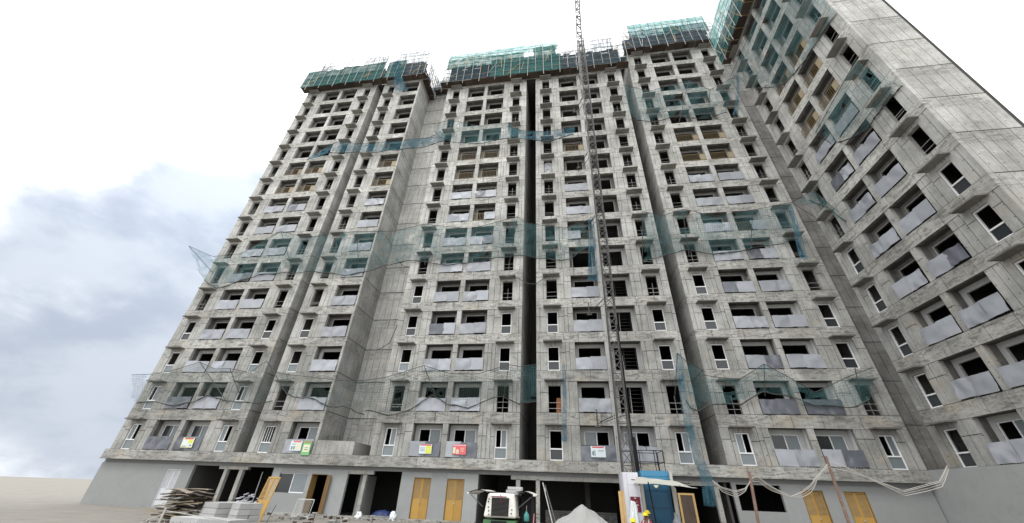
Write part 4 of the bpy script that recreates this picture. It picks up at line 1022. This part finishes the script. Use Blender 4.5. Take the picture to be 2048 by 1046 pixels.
# ------------------------------------------------------------------ poles and slung cables at the right
for lb, a, b in (('leaning red-brown wooden pole left of the drooping cables', (4.71, 12, 2.29), (4.45, 12, GZ)), ('taller leaning red-brown wooden pole in front of the ochre doors', (6.72, 12, 2.71), (6.62, 12, GZ))):
    m = MB(); m.tube([a, tuple((p+q)/2+.01 for p, q in zip(a, b)), b], [.035, .04, .045], 7)
    put('wooden_pole', m.mesh('wooden_pole', 'bamboo'), None, label=lb, category='pole')
cab = [(3.73, 12, 2.07), (3.92, 12, 1.9), (4.24, 12, 1.81), (4.5, 12, 1.9), (4.71, 12, 2.12), (4.86, 12, 2.18), (5.15, 12, 1.95), (5.55, 12, 1.76), (5.82, 12, 1.84), (6.1, 12, 2.0), (6.3, 12, 2.2), (6.67, 12, 2.5), (6.77, 12, 2.53), (7.1, 12, 2.46), (7.5, 12, 2.25), (8.2, 12, 1.95), (9.4, 12.4, 2.2), (10.4, 13, 2.8)]
t = thing('slung_cables', 'pale twisted cables slung in loops between the two wooden poles', 'cable')
for dz, r in ((0, .0095), (-.10, .008), (.03, .007), (-.05, .006)):
    pts = []
    for i in range(len(cab)-1):
        for k in range(3):
            q = Vector(cab[i]).lerp(Vector(cab[i+1]), k/3); q.z += dz*abs(math.sin(i*.9+k*.3))*1.0; q.y += .02*math.sin(i+k); pts.append(q)
    put('cable', MB().tube(pts, r, 5).mesh('cable', 'cable', True), t)

# ------------------------------------------------------------------ safety nets
def resample(pts, n):
    P_ = [Vector(p) for p in pts]; L = [0]
    for a, b in zip(P_, P_[1:]): L.append(L[-1]+(b-a).length)
    out = []
    for i in range(n+1):
        d = L[-1]*i/n; k = 0
        while k < len(L)-2 and L[k+1] < d: k += 1
        s = (d-L[k])/max(1e-6, L[k+1]-L[k]); out.append(P_[k].lerp(P_[k+1], min(1, s)))
    return out, L[-1]
def net(label, top, bot, mat, poles=(), sag=.25, group='safety nets strung along the facade', rope=.022, outv=(0,-1,0), seed=0):
    t = thing('safety_net', label, 'safety net', group=group); n = 54
    T, L = resample(top, n); B_, _ = resample(bot, n); ov = Vector(outv)
    def fn(u, v):
        i = min(n, int(round(u*n))); p = T[i].lerp(B_[i], v)
        q = mnoise.noise(Vector((u*L*.7+seed, v*2, 1.1))); w_ = math.sin(PI*v)
        q2 = mnoise.noise(Vector((u*L*2.1+seed, v*1.3, 4.7))); q3 = mnoise.noise(Vector((u*L*.45+seed*3, 0, 8.8)))
        return p + Vector((0, 0, -sag*w_*(1+1.1*q) + .35*q3*v + .09*q2*w_)) + ov*(.22*w_*q+.14*q2*w_)
    m = MB(); h = (T[n//2]-B_[n//2]).length
    m.grid(fn, n, 10, 0, lambda a, b: (a*L, b*max(h, .5)))
    keep = [i for i in range(len(m.f)) if not (mnoise.noise(Vector(((i % n)/n*L*1.1+seed*7, (i//n)*.55, 2.4))) > .45 - .2*(i//n >= 8))]   # tears
    m.f = [m.f[i] for i in keep]; m.m = [m.m[i] for i in keep]
    put('netting', m.mesh('netting', mat, True), t)
    m = MB(); m.tube([p for p in T], rope, 5); put('edge_rope', m.mesh('edge_rope', 'rope'), t)
    m = MB(); m.tube([p+Vector((0, 0, .02*math.sin(i)+.35*mnoise.noise(Vector((i/n*L*.45+seed*3, 0, 8.8))))) for i, p in enumerate(B_)], [rope*1.4+abs(rope*3.2*mnoise.noise(Vector((i*.7, seed, 0)))) for i in range(n+1)], 5); put('gathered_edge', m.mesh('gathered_edge', 'rope'), t)
    for a, b in poles:
        m = MB(); m.tube([a, b], .028, 6); put('support_pole', m.mesh('support_pole', 'poled'), t)
    return t
O, I = 26.1, 27.7
net('lowest net across the leftmost bay, held out by three dark poles', [(-36.0, 26.1, 8.9), (-33.8, 26.1, 8.97), (-32.29, 26.1, 9.25), (-30.08, 26.1, 9.93), (-28.35, 26.1, 9.34), (-26.99, 26.1, 9.37), (-25.02, 26.1, 9.04), (-23.95, 26.1, 9.96)],
    [(-36.0, 27.6, 6.9), (-34.12, 27.6, 6.9), (-32.34, 27.6, 6.75), (-30.55, 27.6, 6.92), (-29.47, 27.6, 7.51), (-28.16, 27.6, 7.24), (-26.62, 27.6, 6.94), (-23.4, 27.6, 7.26)], 'net',
    [((-30.08, O, 9.93), (-27.45, I, 7.03)), ((-26.99, O, 9.37), (-26.61, I, 7.66)), ((-23.95, O, 9.96), (-22.32, I, 7.67))], seed=1)
net('lowest net crossing the single-balcony bay and the recessed wall', [(-23.95, 26.1, 9.96), (-22.71, 26.1, 9.03), (-21.65, 26.1, 8.87), (-19.21, 26.1, 8.62), (-16.64, 26.1, 8.35), (-15.15, 26.1, 8.39)],
    [(-22.32, 27.6, 7.65), (-21.72, 27.6, 7.46), (-20.13, 27.6, 7.28), (-18.77, 27.6, 7.06), (-16.3, 27.6, 6.49), (-15.3, 27.6, 6.39)], 'net', seed=2)
net('lowest net draped over the bay with the yellow and red signs', [(-15.15, 26.1, 8.39), (-13.49, 26.1, 8.6), (-10.58, 26.1, 9.48), (-8.48, 26.1, 8.87), (-6.41, 26.1, 8.83), (-4.12, 26.1, 9.5), (-3.31, 26.1, 9.35)],
    [(-15.3, 27.6, 6.39), (-13.42, 27.6, 6.27), (-11.81, 27.6, 6.67), (-10.12, 27.6, 7.83), (-8.85, 27.6, 6.9), (-7.3, 27.6, 6.63), (-6.22, 27.6, 7.13), (-4.75, 27.6, 7.52), (-3.44, 27.6, 7.07)], 'net',
    [((-10.58, O, 9.48), (-9.87, I, 7.52)), ((-4.12, O, 9.5), (-4.69, I, 7.54))], seed=3)
net('lowest net spanning the centre gap', [(-3.31, 26.1, 9.35), (-2.73, 26.1, 9.42), (-2.11, 26.1, 9.48)], [(-3.44, 27.6, 7.07), (-2.86, 27.6, 7.04), (-2.24, 27.6, 7.11)], 'netteal', [], seed=4)
net('lowest net in the gap right of the hoist', [(7.7, 26.1, 10.2), (8.14, 26.1, 9.64), (8.65, 26.1, 9.29), (9.15, 26.1, 8.95)], [(8.04, 27.6, 7.4), (8.22, 27.6, 7.01), (8.66, 27.6, 6.82), (9.24, 27.6, 7.01)], 'netteal', [((7.7, O, 10.2), (7.41, I, 7.75))], seed=5)
net('lowest net sagging over the bay next to the side wing', [(9.08, 26.1, 8.68), (9.74, 26.1, 8.55), (11.25, 26.1, 8.41), (13.01, 26.1, 9.39), (14.04, 26.1, 8.66), (15.4, 26.1, 7.57), (17.79, 26.1, 8.58), (19.3, 26.1, 9.11)],
    [(9.24, 27.6, 7.01), (10.29, 27.6, 7.02), (11.61, 27.6, 7.25), (13.24, 27.6, 8.0), (14.65, 27.6, 7.58), (16.01, 27.6, 7.18), (17.71, 27.6, 7.04), (19.33, 27.6, 7.45)], 'netteal', [((13.01, O, 9.39), (13.19, I, 7.7)), ((18.3, O, 9.11), (18.88, I, 7.46))], seed=6)
net('middle net over the left bays, its corner pulled out past the building edge', [(-38.29, 26.1, 22.19), (-34.69, 26.1, 20.68), (-31.64, 26.1, 20.8), (-28.21, 26.1, 23.42), (-25.12, 26.1, 22.33), (-22.53, 26.1, 22.64), (-19.7, 26.1, 22.75), (-15.71, 26.1, 22.52)],
    [(-36.11, 27.6, 18.88), (-34.18, 27.6, 17.88), (-32.04, 27.6, 18.41), (-30.17, 27.6, 19.18), (-26.63, 27.6, 19.3), (-23.34, 27.6, 19.14), (-20.04, 27.6, 18.59), (-16.49, 27.6, 19.64)], 'netteal',
    [((-38.29, O, 22.19), (-35.72, I, 19.81)), ((-28.21, O, 23.42), (-26.79, I, 19.95)), ((-19.66, O, 22.62), (-19.49, I, 19.57))], seed=7)
net('middle net over the bay left of the centre gap', [(-15.71, 26.1, 22.52), (-12.9, 26.1, 23.16), (-8.27, 26.1, 22.22), (-3.84, 26.1, 23.35), (-2.99, 26.1, 22.52), (-2.07, 26.1, 22.27)],
    [(-16.49, 27.6, 19.64), (-13.8, 27.6, 20.05), (-11.98, 27.6, 19.51), (-8.82, 27.6, 19.28), (-5.57, 27.6, 19.87), (-3.71, 27.6, 19.93), (-2.2, 27.6, 19.57)], 'netteal', [((-12.9, O, 23.16), (-12.75, I, 19.5)), ((-3.84, O, 23.35), (-4.64, I, 19.61))], seed=8)
net('middle net between the centre gap and the hoist mast', [(-2.07, 26.1, 22.27), (0.47, 26.1, 21.69), (2.71, 26.1, 22.53)], [(-2.2, 27.6, 19.57), (-0.55, 27.6, 19.21), (0.78, 27.6, 19.29), (2.54, 27.6, 20.64)], 'netteal', seed=9)
net('middle net over the bay next to the side wing', [(7.32, 26.1, 23.02), (9.04, 26.1, 22.42), (10.69, 26.1, 23.02), (13.11, 26.1, 22.03), (16.18, 26.1, 22.44), (19.39, 26.1, 22.99)],
    [(7.09, 27.6, 18.63), (9.08, 27.6, 19.44), (10.77, 27.6, 19.7), (12.86, 27.6, 19.22), (15.72, 27.6, 19.6), (19.37, 27.6, 20.18)], 'netteal', [((7.32, O, 23.02), (6.91, I, 18.71)), ((10.69, O, 23.02), (10.82, I, 19.25)), ((16.18, O, 22.44), (15.79, I, 19.46))], seed=10)
net('bunched blue net strip slung high across the two leftmost bays', [(-29.58, 26.9, 35.9), (-27.12, 26.9, 37.9), (-22.97, 26.9, 37.0), (-19.28, 26.9, 37.0), (-14.95, 26.9, 37.0), (-13.61, 26.9, 38.0)],
    [(-30.96, 27.6, 36.0), (-28.1, 27.6, 36.9), (-24.27, 27.6, 36.4), (-19.32, 27.6, 36.1), (-15.56, 27.6, 36.3), (-12.57, 27.6, 37.2)], 'netblue', sag=.15, seed=11)
net('upper net over the bay left of the centre gap', [(-14.24, 26.1, 38.37), (-12.33, 26.1, 38.83), (-8.54, 26.1, 37.15), (-5.05, 26.1, 37.16), (-3.87, 26.1, 35.59)],
    [(-14.85, 27.6, 39.1), (-12.49, 27.6, 36.65), (-9.37, 27.6, 35.97), (-6.41, 27.6, 36.27), (-4.37, 27.6, 36.69)], 'netteal', seed=12)
net('bunched blue net strip slung high across the centre gap', [(-5.46, 26.8, 37.61), (-3.68, 26.8, 36.5), (-1.14, 26.8, 36.0), (2.2, 26.8, 36.3)], [(-5.25, 27.5, 36.7), (-3.47, 27.5, 35.8), (-0.9, 27.5, 35.2), (2.04, 27.5, 35.9)], 'netblue', sag=.15, seed=13)
net('upper net over the bay next to the side wing', [(8.06, 26.1, 42.08), (10.8, 26.1, 40.39), (15.25, 26.1, 41.67), (16.95, 26.1, 39.45), (20.31, 26.1, 41.65)], [(8.54, 27.6, 37.62), (11.55, 27.6, 36.89), (13.27, 27.6, 37.59), (15.65, 27.6, 36.52), (18.67, 27.6, 37.33)], 'netteal',
    [((15.25, O, 41.67), (13.51, I, 36.55)), ((16.95, O, 39.45), (16.86, I, 37.77))], seed=14)
net('small triangular net at the foot of the side wing windows', [(19.4, 26.12, 23.0), (19.4, 23.61, 22.05), (19.4, 22.57, 19.0)], [(20.75, 26.06, 23.0), (20.75, 25.09, 21.6), (20.75, 24.0, 19.2)], 'netteal', [((19.4, 26.1, 23.0), (20.75, 26.1, 21))], outv=(-1,0,0), seed=15)
net('large pale net hung over the upper storeys of the side wing', [(19.6, 26.0, 41.5), (19.6, 22.0, 41.0), (19.6, 18.0, 41.0), (19.6, 14.8, 40)], [(20.7, 25.3, 37.5), (20.7, 22.0, 33.3), (20.7, 18.9, 32.6), (20.7, 15.7, 31.8)], 'netteal', outv=(-1,0,0), sag=.4, seed=16)
net('net on the side wing at mid height', [(19.6, 21.0, 25.5), (19.6, 18.6, 25.8), (19.6, 15.8, 26.1)], [(20.7, 21.12, 24.4), (20.7, 18.88, 23.0), (20.7, 15.77, 23.0)], 'netteal', [((19.6, 21.0, 25.5), (20.7, 21.6, 24.8))], outv=(-1,0,0), seed=17)
# hanging loose strips
def hang(label, pts, width, mat='netblue', seed=0, group=None):
    t = thing('hanging_net', label, 'net', group=group); P_, L = resample(pts, 18)
    def fn(u, v):
        i = int(round(v*18)); w_ = width[0]+(width[1]-width[0])*v; k = (u-.5)*w_
        fold = .10*math.sin(u*14+v*3+seed)+.07*mnoise.noise(Vector((u*5, v*6, seed)))
        return P_[i]+Vector((k, fold, .08*mnoise.noise(Vector((u*4, v*4, 9)))))
    m = MB(); m.grid(fn, 14, 18, 0, lambda a, b: (a*max(width), b*L)); put('netting', m.mesh('netting', mat, True), t)
    return t
hang('bright blue net hanging loose left of the hoist mast at mid height', [(2.9, 26.6, 23.0), (2.75, 26.6, 20), (2.5, 26.6, 16.5)], (.55, .8), seed=1)
hang('narrow pale blue net strip hanging left of the hoist, over the second storey', [(-.18, 26.2, 9.6), (-.2, 26.2, 7), (-.35, 26.2, 4.5)], (.22, .35), 'netblue', 2)
t = hang('long blue net hanging from the lowest poles almost to the ground, beside the dark gap', [(7.75, 26.2, 10.2), (7.55, 26.2, 8), (7.45, 26.2, 5.5), (7.5, 26.2, 4.2), (7.85, 26.2, 2.8), (7.75, 26.2, 1.35)], (.35, .75), 'netblue', 3)
hang('bundle of blue net hanging by the right window column at mid height', [(19.2, 26.2, 22.9), (18.9, 26.2, 20.5), (18.4, 26.2, 17.4)], (.35, .6), 'netblue', 4)
hang('narrow blue net streamer hanging under the upper right net', [(20.2, 26.0, 41.3), (19.5, 26.0, 38.5), (18.3, 26.0, 34.9)], (.25, .45), 'netblue', 5)
hang('blue net hanging from the scaffold between the two left bays', [(-22.6, 26.6, 55.0), (-21.9, 26.6, 52), (-21.2, 26.8, 49.0), (-20.6, 27.2, 48.0)], (.6, 1.9), 'netblue', 6)
m = MB(); m.tube([(-38.73, 26.1, 54.65), (-37.0, 26.6, 52.0)], .03, 5); m.tube([(-38.73, 26.1, 54.65), (-37.2, 26.8, 48.5)], .015, 4)
put('outrigger_pole', m.mesh('outrigger_pole', 'poled'), None, label='thin pole sticking out past the top left corner of the scaffold', category='pole')
MT['netblue_'] = MT['netblue']
# grey bag stuffed in one bare window right of the centre gap

for lb, pts in (('dark rope drooping across the centre gap above the second white framed windows', [(-3.99, 27.55, 17.65), (-3.0, 27.55, 17.0), (-2.3, 27.55, 16.9), (-1.3, 27.55, 17.6)]),
                ('thin rope sagging over the recessed blank wall', [(-17.6, 30.8, 22.5), (-16.6, 30.8, 21.5), (-15.0, 30.8, 21.2)]),
                ('curved loose rope low on the recessed blank wall', [(-17.2, 30.8, 12.4), (-16.2, 30.8, 13.0), (-15.6, 30.8, 15.8)])):
    put('hanging_rope', MB().tube(resample(pts, 10)[0], .03, 5).mesh('hanging_rope', 'rope', True), None, label=lb, category='rope')

# odd fittings seen in two bare windows
m = MB(); m.grid(lambda u, v: (-.42+.84*u, .05*mnoise.noise(Vector((u*4, v*4, 2))), 1.5*v*(1-.12*abs(u-.5))), 8, 10)
put('plastic_sheet', m.mesh('plastic_sheet', 'foil', True), E_, (1.33, .18, Z1+27+.12))
MT['rustp'] = plain('rust_orange_panel', (.26, .10, .045), .7)
put('red_panel', MB().box(0, .35, 0, .05, 0, 1.0).mesh('red_panel', 'rustp'), E_, (1.4, .16, Z1+3+.0), (0, .05, 0))

# rubble, offcuts and spilled mortar lying along the foot of the podium and round the stacks
random.seed(77); m = MB()
for k in range(280):
    if k % 3: x = rr(-27, 9.5); y = rr(26.2, 27.7)
    else: x = rr(-21, 6); y = rr(20.5, 26)
    q = rr(.03, .13)*(1 if k % 9 else 1.8); pts = []
    for zz in (0, 1):
        for a, b in ((-1,-1),(1,-1),(1,1),(-1,1)): pts.append((x+a*q*rr(.5, 1), y+b*q*rr(.5, 1), GZ-.01+zz*q*rr(.5, 1.2)))
    m.hexa(pts, k % 2)
put('rubble', m.mesh('rubble', ['beam', 'plank']), None, kind='stuff', label='small rubble and offcuts scattered along the foot of the building')
